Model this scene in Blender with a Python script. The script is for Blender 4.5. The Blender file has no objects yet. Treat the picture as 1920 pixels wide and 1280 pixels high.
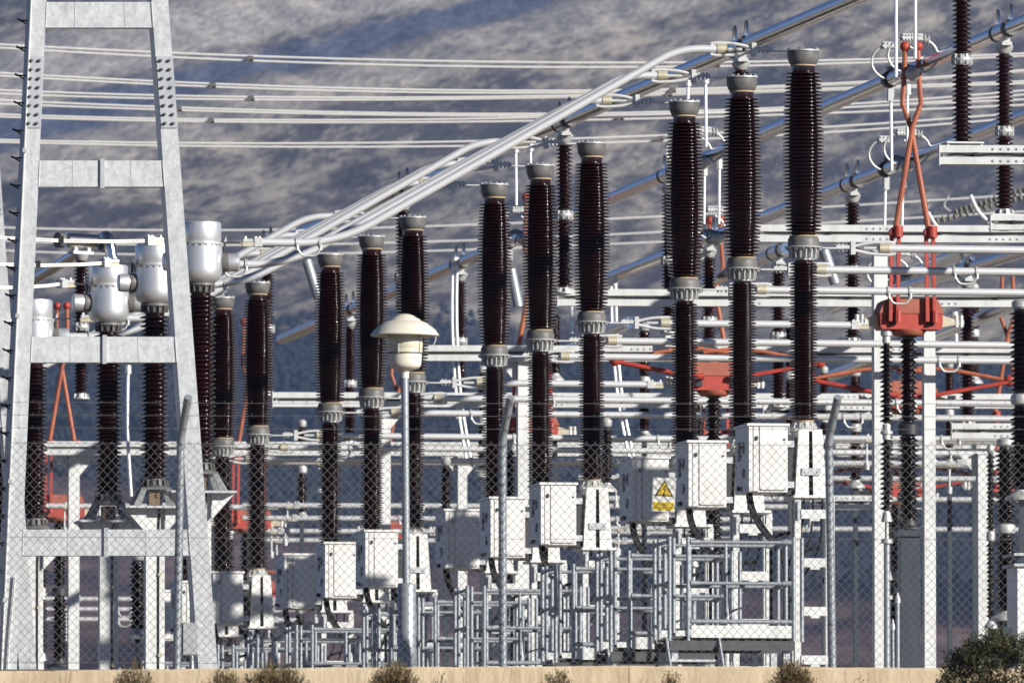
import bpy, math, random
import numpy as np
from mathutils import Vector, Matrix, noise

R = math.radians
random.seed(7)
sc = bpy.context.scene
COL = sc.collection

# ------------------------------------------------------------------ camera, sky, sun, exposure
F = 22000.0                      # focal length in pixels of the 1920 px wide photograph
CAMZ = -3.6                      # the yard is z = 0, the road below it is where the camera stands
HORIZON = 2000.0
PITCH = math.atan((HORIZON - 640.0) / F)
cd = bpy.data.cameras.new('camera')
cam = bpy.data.objects.new('camera', cd)
COL.objects.link(cam)
cam.location = (0, 0, CAMZ)
cam.rotation_euler = (math.pi / 2 + PITCH, 0, 0)
cd.sensor_width = 36.0
cd.lens = F / 1920.0 * 36.0
cd.clip_start = 1.0
cd.clip_end = 30000.0
cd.dof.use_dof = True
cd.dof.focus_distance = 136.0
cd.dof.aperture_fstop = 9.0
sc.camera = cam

SUN_AZ, SUN_EL = R(53.2), R(20.4)   # azimuth to the right of the direction back to the camera
world = bpy.data.worlds.new('World')
sc.world = world
world.use_nodes = True
wn = world.node_tree
wn.nodes.clear()
sky = wn.nodes.new('ShaderNodeTexSky')
sky.sky_type = 'NISHITA'
sky.sun_disc = False
sky.sun_elevation = SUN_EL
sky.sun_rotation = math.pi - SUN_AZ
sky.altitude = 2500.0
sky.air_density = 0.35
sky.dust_density = 0.05
sky.ozone_density = 2.5
bg = wn.nodes.new('ShaderNodeBackground')
bg.inputs['Strength'].default_value = 0.07
wo = wn.nodes.new('ShaderNodeOutputWorld')
wn.links.new(sky.outputs['Color'], bg.inputs['Color'])
wn.links.new(bg.outputs['Background'], wo.inputs['Surface'])

sd = bpy.data.lights.new('sun', 'SUN')
sd.energy = 5.0
sd.angle = R(0.5)
sd.color = (1.0, 0.962, 0.905)
sun = bpy.data.objects.new('sun', sd)
COL.objects.link(sun)
to_sun = Vector((math.cos(SUN_EL) * math.sin(SUN_AZ), -math.cos(SUN_EL) * math.cos(SUN_AZ), math.sin(SUN_EL)))
sun.rotation_euler = to_sun.to_track_quat('Z', 'Y').to_euler()
sun.location = (60, -60, 60)

sc.view_settings.view_transform = 'Standard'
sc.view_settings.look = 'None'
sc.view_settings.exposure = 0.25
sc.view_settings.gamma = 1.0
sc.view_settings.use_curve_mapping = False
sc.render.engine = 'CYCLES'
sc.cycles.max_bounces = 5
sc.cycles.diffuse_bounces = 2
sc.cycles.glossy_bounces = 3
sc.cycles.volume_bounces = 0

# ------------------------------------------------------------------ helpers
def W(u, v, Y):
    """world point that the photograph's pixel (u, v) shows on the plane y = Y"""
    x, y = (u - 960.0) / F, (640.0 - v) / F
    t = Y / (math.cos(PITCH) - y * math.sin(PITCH))
    return Vector((x * t, Y, CAMZ + y * t * math.cos(PITCH) + t * math.sin(PITCH)))

def depth_of(v, h):
    """distance at which something h metres above the camera shows at row v"""
    return F * h / (HORIZON - v)

ROW = math.atan(0.172)                       # the rows of the yard recede a little to the left
E1 = Vector((math.cos(ROW), math.sin(ROW), 0))
E2 = Vector((-math.sin(ROW), math.cos(ROW), 0))
ZUP = Vector((0, 0, 1))

class MB:
    def __init__(s):
        s.v, s.f = [], []
    def add(s, vs, fs):
        n = len(s.v)
        s.v.extend([tuple(p) for p in vs])
        s.f.extend([tuple(i + n for i in f) for f in fs])
        return s
    def box(s, x0, x1, y0, y1, z0, z1, M=None):
        vs = [Vector((x, y, z)) for z in (z0, z1) for y in (y0, y1) for x in (x0, x1)]
        if M is not None:
            vs = [M @ p for p in vs]
        return s.add(vs, [(0, 2, 3, 1), (4, 5, 7, 6), (0, 1, 5, 4), (2, 6, 7, 3), (0, 4, 6, 2), (1, 3, 7, 5)])
    def prism(s, poly, ext):
        n = len(poly)
        a = [Vector(p) for p in poly]
        b = [p + Vector(ext) for p in a]
        fs = [tuple(range(n)), tuple(reversed(range(n, 2 * n)))]
        fs += [(i, n + i, n + (i + 1) % n, (i + 1) % n) for i in range(n)]
        return s.add(a + b, fs)
    def cyl(s, p0, p1, r0, r1=None, seg=12, cap=True):
        r1 = r0 if r1 is None else r1
        p0, p1 = Vector(p0), Vector(p1)
        d = (p1 - p0).normalized()
        a = d.orthogonal().normalized()
        b = d.cross(a)
        vs = []
        for p, r in ((p0, r0), (p1, r1)):
            for i in range(seg):
                t = 2 * math.pi * i / seg
                vs.append(p + a * (r * math.cos(t)) + b * (r * math.sin(t)))
        fs = [(i, (i + 1) % seg, seg + (i + 1) % seg, seg + i) for i in range(seg)]
        if cap:
            fs += [tuple(reversed(range(seg))), tuple(range(seg, 2 * seg))]
        return s.add(vs, fs)
    def tube(s, pts, r, seg=10, cap=True):
        pts = [Vector(p) for p in pts]
        n = len(pts)
        d0 = (pts[1] - pts[0]).normalized()
        a = d0.orthogonal().normalized()
        vs = []
        for i, p in enumerate(pts):
            if i == 0: d = d0
            elif i == n - 1: d = (pts[-1] - pts[-2]).normalized()
            else: d = ((pts[i + 1] - p).normalized() + (p - pts[i - 1]).normalized()).normalized()
            a = (a - d * a.dot(d)).normalized()
            b = d.cross(a)
            rr = r[i] if isinstance(r, (list, tuple)) else r
            for k in range(seg):
                t = 2 * math.pi * k / seg
                vs.append(p + a * (rr * math.cos(t)) + b * (rr * math.sin(t)))
        fs = []
        for i in range(n - 1):
            for k in range(seg):
                k2 = (k + 1) % seg
                fs.append((i * seg + k, i * seg + k2, (i + 1) * seg + k2, (i + 1) * seg + k))
        if cap:
            fs += [tuple(reversed(range(seg))), tuple(range((n - 1) * seg, n * seg))]
        return s.add(vs, fs)
    def lathe(s, prof, seg=24, o=(0, 0, 0), M=None, cap=True):
        vs, fs = [], []
        for r, z in prof:
            for k in range(seg):
                t = 2 * math.pi * k / seg
                p = Vector((r * math.cos(t), r * math.sin(t), z))
                vs.append((M @ p if M is not None else p) + Vector(o))
        n = len(prof)
        for i in range(n - 1):
            for k in range(seg):
                k2 = (k + 1) % seg
                fs.append((i * seg + k, i * seg + k2, (i + 1) * seg + k2, (i + 1) * seg + k))
        if cap:
            fs += [tuple(reversed(range(seg))), tuple(range((n - 1) * seg, n * seg))]
        return s.add(vs, fs)
    def ball(s, c, r, seg=16, rings=10):
        prof = [(max(1e-4, r * math.sin(math.pi * i / rings)), -r * math.cos(math.pi * i / rings)) for i in range(rings + 1)]
        return s.lathe(prof, seg, c)
    def mesh(s, name, mat, sharp=38):
        me = bpy.data.meshes.new(name)
        me.from_pydata(s.v, [], s.f)
        me.materials.append(mat)
        me.polygons.foreach_set('use_smooth', [True] * len(me.polygons))
        me.set_sharp_from_angle(angle=R(sharp))
        me.update()
        return me
    def obj(s, name, mat, parent=None, loc=None, sharp=38):
        return put(name, s.mesh(name, mat, sharp), parent, loc)

def put(name, me, parent=None, loc=None):
    o = bpy.data.objects.new(name, me)
    COL.objects.link(o)
    if parent is not None:
        o.parent = parent
    if loc is not None:
        o.location = loc
    return o

def tag(o, label, cat, group=None, kind=None):
    if label: o['label'] = label
    if cat: o['category'] = cat
    if group: o['group'] = group
    if kind: o['kind'] = kind
    return o

def thing(name, label, cat, loc=(0, 0, 0), rz=ROW, group=None):
    o = bpy.data.objects.new(name, None)
    o.empty_display_size = 0.2
    COL.objects.link(o)
    o.location = loc
    o.rotation_euler = (0, 0, rz)
    return tag(o, label, cat, group)

def copy_tree(o, parent=None):
    c = o.copy()
    COL.objects.link(c)
    if parent is not None:
        c.parent = parent
    for ch in list(o.children):
        copy_tree(ch, c)
    return c

def again(proto, loc, label, rz=None, group=None):
    c = copy_tree(proto)
    c.location = loc
    c['label'] = label
    if rz is not None: c.rotation_euler = (0, 0, rz)
    if group: c['group'] = group
    return c

def bend(pts, rad, n=7):
    """round the corners of a polyline"""
    pts = [Vector(p) for p in pts]
    out = [pts[0]]
    for i in range(1, len(pts) - 1):
        a, b, c = pts[i - 1], pts[i], pts[i + 1]
        d1, d2 = (a - b), (c - b)
        r1 = min(rad, d1.length * 0.49, d2.length * 0.49)
        p, q = b + d1.normalized() * r1, b + d2.normalized() * r1
        for k in range(n + 1):
            t = k / n
            out.append(p * (1 - t) ** 2 + b * 2 * t * (1 - t) + q * t * t)
    out.append(pts[-1])
    return out

def arc(c, ax, ay, r, a0, a1, n=20, ry=None):
    c, ax, ay = Vector(c), Vector(ax), Vector(ay)
    ry = r if ry is None else ry
    return [c + ax * (r * math.cos(a0 + (a1 - a0) * i / n)) + ay * (ry * math.sin(a0 + (a1 - a0) * i / n)) for i in range(n + 1)]

# ------------------------------------------------------------------ materials
def mat(name, col, rough=0.5, metal=0.0, col2=None, scale=6.0, bump=0.0, bscale=40.0, coat=0.0, streak=1.0, lo=0.35, hi=0.7, rvar=0.0):
    m = bpy.data.materials.new(name)
    m.use_nodes = True
    nt = m.node_tree
    b = nt.nodes['Principled BSDF']
    b.inputs['Base Color'].default_value = (*col, 1)
    b.inputs['Roughness'].default_value = rough
    b.inputs['Metallic'].default_value = metal
    b.inputs['Coat Weight'].default_value = coat
    b.inputs['Coat Roughness'].default_value = 0.06
    tc = nt.nodes.new('ShaderNodeNewGeometry')
    if col2 is not None:
        mp = nt.nodes.new('ShaderNodeMapping')
        mp.inputs['Scale'].default_value = (1, 1, streak)
        nt.links.new(tc.outputs['Position'], mp.inputs['Vector'])
        n = nt.nodes.new('ShaderNodeTexNoise')
        n.inputs['Scale'].default_value = scale
        n.inputs['Detail'].default_value = 6
        n.inputs['Roughness'].default_value = 0.65
        nt.links.new(mp.outputs['Vector'], n.inputs['Vector'])
        r = nt.nodes.new('ShaderNodeValToRGB')
        r.color_ramp.elements[0].position = lo
        r.color_ramp.elements[0].color = (*col, 1)
        r.color_ramp.elements[1].position = hi
        r.color_ramp.elements[1].color = (*col2, 1)
        nt.links.new(n.outputs['Fac'], r.inputs['Fac'])
        nt.links.new(r.outputs['Color'], b.inputs['Base Color'])
        if rvar:
            ma = nt.nodes.new('ShaderNodeMath')
            ma.operation = 'MULTIPLY_ADD'
            ma.inputs[1].default_value = rvar
            ma.inputs[2].default_value = rough - rvar * 0.5
            nt.links.new(n.outputs['Fac'], ma.inputs[0])
            nt.links.new(ma.outputs[0], b.inputs['Roughness'])
    if bump:
        n2 = nt.nodes.new('ShaderNodeTexNoise')
        n2.inputs['Scale'].default_value = bscale
        n2.inputs['Detail'].default_value = 4
        nt.links.new(tc.outputs['Position'], n2.inputs['Vector'])
        bp = nt.nodes.new('ShaderNodeBump')
        bp.inputs['Strength'].default_value = bump
        bp.inputs['Distance'].default_value = 0.02
        nt.links.new(n2.outputs['Fac'], bp.inputs['Height'])
        nt.links.new(bp.outputs['Normal'], b.inputs['Normal'])
    return m

PORC = mat('brown_porcelain', (0.020, 0.0026, 0.0012), 0.12, 0, (0.009, 0.0015, 0.001), 2.2, streak=0.4, lo=0.3, hi=0.7, rvar=0.05)
PORC2 = mat('dark_brown_porcelain', (0.006, 0.002, 0.0016), 0.2, 0, (0.005, 0.002, 0.0015), 5)
GALV = mat('galvanised_steel', (0.55, 0.57, 0.58), 0.55, 0.0, (0.43, 0.45, 0.47), 9, 0.05, 60, streak=0.35, rvar=0.2)
GALVT = mat('galvanised_tower_steel', (0.70, 0.715, 0.715), 0.5, 0.0, (0.44, 0.455, 0.46), 11, 0.08, 90, streak=0.45, rvar=0.3, lo=0.38, hi=0.82)
PIPEM = mat('galvanised_pipe', (0.40, 0.43, 0.45), 0.42, 0.35, (0.30, 0.33, 0.35), 22, 0.05, 80, rvar=0.3)
WHITE = mat('white_steel_paint', (0.72, 0.725, 0.70), 0.5, 0, (0.50, 0.50, 0.47), 5, 0.0, streak=0.3, lo=0.45, hi=0.85)
CABM = mat('cabinet_paint', (0.84, 0.825, 0.785), 0.42, 0, (0.56, 0.53, 0.46), 6.0, 0.0, streak=0.22, lo=0.5, hi=0.86)
GREYC = mat('grey_cast_metal', (0.165, 0.16, 0.15), 0.5, 0, (0.105, 0.10, 0.095), 8, 0.05, 90)
ALU = mat('satin_aluminium_tube', (0.88, 0.88, 0.87), 0.33, 0.4, (0.76, 0.76, 0.75), 5, 0.03, 90, rvar=0.2)
ALUB = mat('bright_busbar_aluminium', (0.90, 0.88, 0.85), 0.2, 1.0, (0.80, 0.77, 0.72), 4, rvar=0.1)
TANK = mat('brushed_aluminium_tank', (0.92, 0.92, 0.92), 0.40, 0.75, (0.84, 0.85, 0.86), 3, rvar=0.12)
CAST = mat('aluminium_casting', (0.62, 0.62, 0.60), 0.45, 0.35, (0.48, 0.48, 0.46), 12, 0.08, 60)
BRASS = mat('yellowed_clamp_metal', (0.50, 0.43, 0.29), 0.45, 0.3, (0.62, 0.58, 0.45), 14)
DARKM = mat('dark_metal', (0.045, 0.045, 0.048), 0.5, 0.3)
BLACKC = mat('black_cable_sheath', (0.012, 0.012, 0.013), 0.35)
RED = mat('red_enamel', (0.50, 0.055, 0.035), 0.5, 0, (0.30, 0.042, 0.028), 7, rvar=0.2, bump=0.05)
REDB = mat('faded_red_fibreglass', (0.40, 0.12, 0.07), 0.6, 0, (0.28, 0.075, 0.045), 7)
REDO = mat('orange_brown_arm', (0.44, 0.125, 0.055), 0.55, 0, (0.27, 0.07, 0.035), 5, streak=0.4)  # orange brown for the upper arms, apart from the red enamel
CEMENT = mat('tan_cement', (0.45, 0.33, 0.20), 0.8)
WIRE = mat('stranded_aluminium', (0.88, 0.86, 0.82), 0.5, 0.0, (0.72, 0.70, 0.66), 30)
for _m in (PORC, PORC2):
    _m.node_tree.nodes['Principled BSDF'].inputs['Specular IOR Level'].default_value = 0.75
CREAM = mat('cream_lamp_plastic', (0.84, 0.80, 0.69), 0.35, 0, (0.74, 0.67, 0.52), 5)
CREAMD = mat('frosted_lamp_bowl', (0.74, 0.71, 0.57), 0.22, 0, (0.66, 0.61, 0.44), 6)
WALLM = mat('tan_rendered_concrete', (0.66, 0.53, 0.355), 0.9, 0, (0.44, 0.33, 0.205), 2.6, 0.3, 30, streak=0.5, lo=0.42, hi=0.80)
def spangle(m):
    nt = m.node_tree
    b = nt.nodes['Principled BSDF']
    src = b.inputs['Base Color'].links[0].from_socket
    g = nt.nodes.new('ShaderNodeNewGeometry')
    v = nt.nodes.new('ShaderNodeTexVoronoi')
    v.inputs['Scale'].default_value = 26.0
    nt.links.new(g.outputs['Position'], v.inputs['Vector'])
    sp = nt.nodes.new('ShaderNodeSeparateColor')
    nt.links.new(v.outputs['Color'], sp.inputs['Color'])
    r = nt.nodes.new('ShaderNodeMapRange')
    r.inputs['To Min'].default_value = 0.90
    r.inputs['To Max'].default_value = 1.07
    nt.links.new(sp.outputs[0], r.inputs['Value'])
    mx = nt.nodes.new('ShaderNodeVectorMath'); mx.operation = 'SCALE'
    nt.links.new(src, mx.inputs[0]); nt.links.new(r.outputs[0], mx.inputs['Scale'])
    mp = nt.nodes.new('ShaderNodeMapping'); mp.inputs['Scale'].default_value = (9.0, 9.0, 1.1)
    nt.links.new(g.outputs['Position'], mp.inputs['Vector'])
    n = nt.nodes.new('ShaderNodeTexNoise'); n.inputs['Scale'].default_value = 1.0; n.inputs['Detail'].default_value = 6
    nt.links.new(mp.outputs['Vector'], n.inputs['Vector'])
    r2 = nt.nodes.new('ShaderNodeMapRange')
    r2.inputs['From Min'].default_value = 0.60; r2.inputs['From Max'].default_value = 0.78
    r2.inputs['To Max'].default_value = 0.45
    nt.links.new(n.outputs['Fac'], r2.inputs['Value'])
    m2 = nt.nodes.new('ShaderNodeMix'); m2.data_type = 'RGBA'
    nt.links.new(r2.outputs[0], m2.inputs[0]); nt.links.new(mx.outputs[0], m2.inputs[6])
    m2.inputs[7].default_value = (0.30, 0.26, 0.21, 1)
    nt.links.new(m2.outputs[2], b.inputs['Base Color'])
spangle(GALVT)
FENCEM = mat('weathered_fence_wire', (0.20, 0.20, 0.19), 0.5, 0.3)
YELLOW = mat('yellow_sign_paint', (0.85, 0.60, 0.03), 0.4)
SIGNW = mat('white_sign_plate', (0.82, 0.81, 0.76), 0.4)
SIGNB = mat('black_sign_print', (0.02, 0.018, 0.015), 0.5)
GLASSI = mat('grey_glass_discs', (0.28, 0.27, 0.22), 0.25, 0.0, (0.18, 0.18, 0.14), 12)
BLUEG = mat('grey_equipment_paint', (0.27, 0.28, 0.28), 0.5, 0, (0.20, 0.21, 0.21), 6)
REDG = mat('red_gauge_print', (0.45, 0.03, 0.02), 0.5)
TBOX = mat('brown_terminal_box', (0.20, 0.13, 0.07), 0.5, 0, (0.13, 0.085, 0.05), 8)
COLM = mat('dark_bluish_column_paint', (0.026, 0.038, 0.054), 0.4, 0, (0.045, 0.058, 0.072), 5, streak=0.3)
DECKM = mat('shade_dark_grating', (0.06, 0.062, 0.065), 0.6, 0.2, (0.10, 0.10, 0.10), 12)  # dark steel tone, with the shade under the platforms put into it
STRAW = mat('dry_straw', (0.42, 0.32, 0.15), 0.8, 0, (0.24, 0.17, 0.07), 30)
TWIG = mat('dry_twigs', (0.13, 0.085, 0.045), 0.85, 0, (0.075, 0.05, 0.03), 8)
LEAFO = mat('olive_leaves', (0.085, 0.085, 0.025), 0.7, 0, (0.045, 0.05, 0.016), 5)
LEAFD = mat('dark_shrub_leaves', (0.030, 0.038, 0.010), 0.65, 0, (0.060, 0.055, 0.018), 7)

# ------------------------------------------------------------------ ground, wall, mountain, forest, air
def ground_mat():
    m = mat('dry_ground', (0.19, 0.15, 0.105), 0.95, 0, (0.11, 0.09, 0.065), 0.35, 0.4, 3)
    return m
def build_ground():
    ys = [-60, 0, 40, 80, 96, 103.6, 103.9, 104.6, 106, 110, 130, 160, 200, 260, 340, 500, 800, 1300, 2000, 3000, 5000, 9000]
    zz = [-5.3, -5.3, -4.2, -1.9, -0.95, -0.62, -0.62, -0.06, -0.03, 0, 0, 0, 0, 0, 0, 0, 0, 0, -8, -20, -40, -60]
    xs = [-6000, -2500, -800, -300, -120] + [i * 6.0 for i in range(-8, 9)] + [120, 300, 800, 2500, 6000]
    vs = []
    for y, z in zip(ys, zz):
        for x in xs:
            vs.append((x, y, z))
    n = len(xs)
    fs = [(j * n + i, j * n + i + 1, (j + 1) * n + i + 1, (j + 1) * n + i) for j in range(len(ys) - 1) for i in range(n - 1)]
    b = MB().add(vs, fs)
    o = b.obj('ground', ground_mat())
    o['kind'] = 'structure'
build_ground()

PROF = [(1500, 1560), (2200, 1400), (3000, 1268), (3600, 1150), (4300, 1010), (5200, 800), (6000, 615), (7000, 345), (7900, -30), (8600, -320), (9400, -520), (10400, -560)]
def prof_z(Y):
    for (a, va), (b, vb) in zip(PROF, PROF[1:]):
        if Y <= b:
            t = max(0.0, (Y - a) / (b - a))
            za = CAMZ + (HORIZON - va) / F * a
            zb = CAMZ + (HORIZON - vb) / F * b
            return za + (zb - za) * t
    return CAMZ + (HORIZON - PROF[-1][1]) / F * Y
def hill_z(x, y):
    base = prof_z(y)
    k = min(1.0, max(0.0, (y - 1500) / 1500))
    k2 = min(1.0, max(0.0, (y - 5600) / 1200))
    n1 = noise.fractal(Vector((x / 520.0 + 3.1, y / 900.0, 0.3)), 1.0, 2.0, 4)
    # gullies that run down the face at a slant
    q = x * 0.85 + (y - 6000) * 0.22
    n2 = noise.fractal(Vector((q / 170.0, y / 1500.0 + 5.0, 1.7)), 0.9, 2.1, 5)
    n3 = noise.fractal(Vector((x / 45.0, y / 90.0, 9.0)), 1.0, 2.0, 3)
    return base + k * (n1 * 16.0 + n3 * 1.6) + k2 * (n2 * 24.0)

def mountain_mat():
    m = bpy.data.materials.new('mountain_heath')
    m.use_nodes = True
    nt = m.node_tree
    L = nt.links.new
    b = nt.nodes['Principled BSDF']
    b.inputs['Roughness'].default_value = 0.95
    b.inputs['Specular IOR Level'].default_value = 0.1
    geo = nt.nodes.new('ShaderNodeNewGeometry')
    def nz(scale, det, rough, rot=0.0, dist=0.0):
        mp = nt.nodes.new('ShaderNodeMapping')
        mp.inputs['Scale'].default_value = scale
        mp.inputs['Rotation'].default_value = (0, rot, 0)
        mp.vector_type = 'TEXTURE' if rot else 'POINT'
        if rot:
            mp.inputs['Scale'].default_value = tuple(1.0 / s for s in scale)
        L(geo.outputs['Position'], mp.inputs['Vector'])
        n = nt.nodes.new('ShaderNodeTexNoise')
        n.inputs['Scale'].default_value = 1.0
        n.inputs['Detail'].default_value = det
        n.inputs['Roughness'].default_value = rough
        n.inputs['Distortion'].default_value = dist
        L(mp.outputs['Vector'], n.inputs['Vector'])
        return n.outputs['Fac']
    def ramp(fac, stops):
        r = nt.nodes.new('ShaderNodeValToRGB')
        e = r.color_ramp.elements
        while len(e) < len(stops): e.new(0.5)
        for el, (p, c) in zip(e, stops):
            el.position = p
            el.color = (*c, 1) if not isinstance(c, float) else (c, c, c, 1)
        L(fac, r.inputs['Fac'])
        return r.outputs['Color']
    def mix(f, a, b2):
        mx = nt.nodes.new('ShaderNodeMix')
        mx.data_type = 'RGBA'
        L(f, mx.inputs[0]); L(a, mx.inputs[6]); L(b2, mx.inputs[7])
        return mx.outputs[2]
    # slanting streaks of scrub and pale grass on the upper face
    streak = nz((1 / 24.0, 1 / 1500.0, 1 / 11.5), 10, 0.66, R(-27), 0.15)
    fine = nz((1 / 6.0, 1 / 600.0, 1 / 3.6), 8, 0.7, R(-30), 0.0)
    broad = nz((1 / 150.0, 1 / 2500.0, 1 / 60.0), 4, 0.5, R(-26), 0.3)
    def madd(a2, k2, c2):
        q = nt.nodes.new('ShaderNodeMath'); q.operation = 'MULTIPLY_ADD'
        L(a2, q.inputs[0]); q.inputs[1].default_value = k2
        if isinstance(c2, float): q.inputs[2].default_value = c2
        else: L(c2, q.inputs[2])
        return q.outputs[0]
    fac = madd(streak, 0.54, madd(fine, 0.26, madd(broad, 0.36, -0.08)))
    upper = ramp(fac, [(0.40, (0.066, 0.058, 0.051)), (0.485, (0.125, 0.110, 0.095)), (0.52, (0.27, 0.238, 0.19)), (0.60, (0.50, 0.445, 0.355))])
    sp2 = nt.nodes.new('ShaderNodeSeparateXYZ')
    L(geo.outputs['Position'], sp2.inputs[0])
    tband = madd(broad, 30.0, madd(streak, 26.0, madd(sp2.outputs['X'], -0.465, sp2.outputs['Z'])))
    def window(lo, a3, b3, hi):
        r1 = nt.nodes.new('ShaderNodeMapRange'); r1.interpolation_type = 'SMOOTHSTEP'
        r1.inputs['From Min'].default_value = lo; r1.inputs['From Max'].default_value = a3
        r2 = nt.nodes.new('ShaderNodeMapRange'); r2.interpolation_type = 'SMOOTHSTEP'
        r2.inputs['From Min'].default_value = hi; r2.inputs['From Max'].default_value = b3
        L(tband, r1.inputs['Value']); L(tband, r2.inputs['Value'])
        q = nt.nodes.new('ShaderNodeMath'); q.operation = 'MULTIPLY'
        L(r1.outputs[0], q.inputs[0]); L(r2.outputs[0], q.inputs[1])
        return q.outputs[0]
    def half(f, k2):
        q = nt.nodes.new('ShaderNodeMath'); q.operation = 'MULTIPLY'
        L(f, q.inputs[0]); q.inputs[1].default_value = k2
        return q.outputs[0]
    gully_shade = ramp(fine, [(0.38, (0.045, 0.065, 0.12)), (0.62, (0.14, 0.165, 0.24))])  # blue shade of a slanting gully, painted into the slope colour
    grass = ramp(fine, [(0.38, (0.38, 0.35, 0.32)), (0.60, (0.74, 0.68, 0.59))])  # pale tone that paints the bright ridge beside the gully
    upper = mix(half(window(708, 726, 744, 760), 0.9), upper, gully_shade)
    upper = mix(half(window(752, 768, 805, 860), 0.85), upper, grass)
    upper = mix(half(window(668, 690, 704, 722), 0.45), upper, grass)
    # heather slope at the foot, forest soil in between
    lown = nz((1 / 40.0, 1 / 160.0, 1 / 14.0), 6, 0.6)
    lower = ramp(lown, [(0.38, (0.045, 0.035, 0.04)), (0.50, (0.13, 0.085, 0.08)), (0.64, (0.24, 0.165, 0.145))])
    fl = nz((1 / 25.0, 1 / 90.0, 1 / 9.0), 5, 0.6)
    forest = ramp(fl, [(0.4, (0.007, 0.012, 0.017)), (0.7, (0.018, 0.024, 0.028))])  # ground below the trees, haze blue put in likewise
    sep = nt.nodes.new('ShaderNodeSeparateXYZ')
    L(geo.outputs['Position'], sep.inputs[0])
    edge = nz((1 / 190.0, 1 / 500.0, 1 / 120.0), 4, 0.6)
    def height(lo, hi, tilt, amp):
        a = nt.nodes.new('ShaderNodeMath'); a.operation = 'MULTIPLY_ADD'
        L(sep.outputs['X'], a.inputs[0]); a.inputs[1].default_value = tilt; L(sep.outputs['Z'], a.inputs[2])
        c = nt.nodes.new('ShaderNodeMath'); c.operation = 'MULTIPLY_ADD'
        L(edge, c.inputs[0]); c.inputs[1].default_value = amp; L(a.outputs[0], c.inputs[2])
        r = nt.nodes.new('ShaderNodeMapRange')
        r.inputs['From Min'].default_value = lo + amp * 0.5
        r.inputs['From Max'].default_value = hi + amp * 0.5
        L(c.outputs[0], r.inputs['Value'])
        return r.outputs[0]
    m1 = mix(height(165, 185, 0.33, 30), lower, forest)
    m2 = mix(height(350, 392, 0.05, 70), m1, upper)
    L(m2, b.inputs['Base Color'])
    bp = nt.nodes.new('ShaderNodeBump')
    bp.inputs['Strength'].default_value = 0.8
    bp.inputs['Distance'].default_value = 6.0
    L(streak, bp.inputs['Height'])
    L(bp.outputs['Normal'], b.inputs['Normal'])
    return m

def build_mountain():
    xs = np.concatenate([np.linspace(-2600, -520, 40), np.linspace(-500, 500, 200), np.linspace(520, 2600, 40)])
    ys = np.linspace(1500, 10400, 330)
    n = len(xs)
    vs = [(float(x), float(y), hill_z(float(x), float(y))) for y in ys for x in xs]
    fs = [(j * n + i, j * n + i + 1, (j + 1) * n + i + 1, (j + 1) * n + i) for j in range(len(ys) - 1) for i in range(n - 1)]
    me = bpy.data.meshes.new('mountain')
    me.from_pydata(vs, [], fs)
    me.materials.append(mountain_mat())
    me.polygons.foreach_set('use_smooth', [True] * len(me.polygons))
    o = put('mountain', me)
    o['kind'] = 'structure'
build_mountain()

def build_forest():
    rnd = random.Random(5)
    vs, fs = [], []
    n = 0
    for k in range(70000):
        y = 3900 + 2500 * rnd.random()
        x = (rnd.random() - 0.5) * (y / F * 1920 * 1.6 + 60)
        z = hill_z(x, y)
        e = noise.fractal(Vector((x / 120.0, y / 400.0, 4.0)), 1.0, 2.0, 3)
        lo_lim = 172 - 0.33 * x + 14 * e
        hi_lim = 372 - 0.05 * x + 30 * e
        if z < lo_lim or z > hi_lim: continue
        cl = noise.noise(Vector((x / 38.0, y / 110.0, 2.0)))
        if rnd.random() < 0.34 - cl * 1.1: continue
        if z > hi_lim - 25 and rnd.random() < 0.6: continue
        h = rnd.uniform(2.0, 4.8)
        r = h * rnd.uniform(0.45, 0.75)
        a0 = rnd.random() * 6.28
        base = len(vs)
        for i in range(5):
            t = a0 + i * 2 * math.pi / 5
            q = r * rnd.uniform(0.75, 1.15)
            vs.append((x + q * math.cos(t), y + q * math.sin(t), z + h * rnd.uniform(0.02, 0.16)))
        for i in range(5):
            t = a0 + 0.6 + i * 2 * math.pi / 5
            q = r * rnd.uniform(0.6, 0.95)
            vs.append((x + q * math.cos(t), y + q * math.sin(t), z + h * rnd.uniform(0.55, 0.75)))
        vs.append((x, y, z + h))
        for i in range(5):
            i2 = (i + 1) % 5
            fs.append((base + i, base + i2, base + 5 + i))
            fs.append((base + i2, base + 5 + i2, base + 5 + i))
            fs.append((base + 5 + i, base + 5 + i2, base + 10))
    me = bpy.data.meshes.new('forest')
    me.from_pydata(vs, [], fs)
    fm = mat('conifer_forest', (0.005, 0.011, 0.019), 0.9, 0, (0.014, 0.021, 0.028), 0.02)  # blue of the hazy air put into the tree colour itself
    me.materials.append(fm)
    o = put('forest', me)
    tag(o, 'dark conifer wood on the lower mountain slope', 'forest', kind='stuff')
build_forest()

def build_haze():
    b = MB().box(-3200, 3200, -90, 11500, -75, 1150)
    m = bpy.data.materials.new('thin_blue_air')
    m.use_nodes = True
    nt = m.node_tree
    nt.nodes.clear()
    pv = nt.nodes.new('ShaderNodeVolumePrincipled')
    pv.inputs['Color'].default_value = (0.40, 0.57, 1.0, 1)
    pv.inputs['Density'].default_value = HAZE
    pv.inputs['Anisotropy'].default_value = 0.0
    out = nt.nodes.new('ShaderNodeOutputMaterial')
    nt.links.new(pv.outputs['Volume'], out.inputs['Volume'])
    o = b.obj('haze', m)
    tag(o, 'thin bluish air between the yard and the mountain', 'haze', kind='stuff')
HAZE = 3.7e-5
build_haze()

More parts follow.
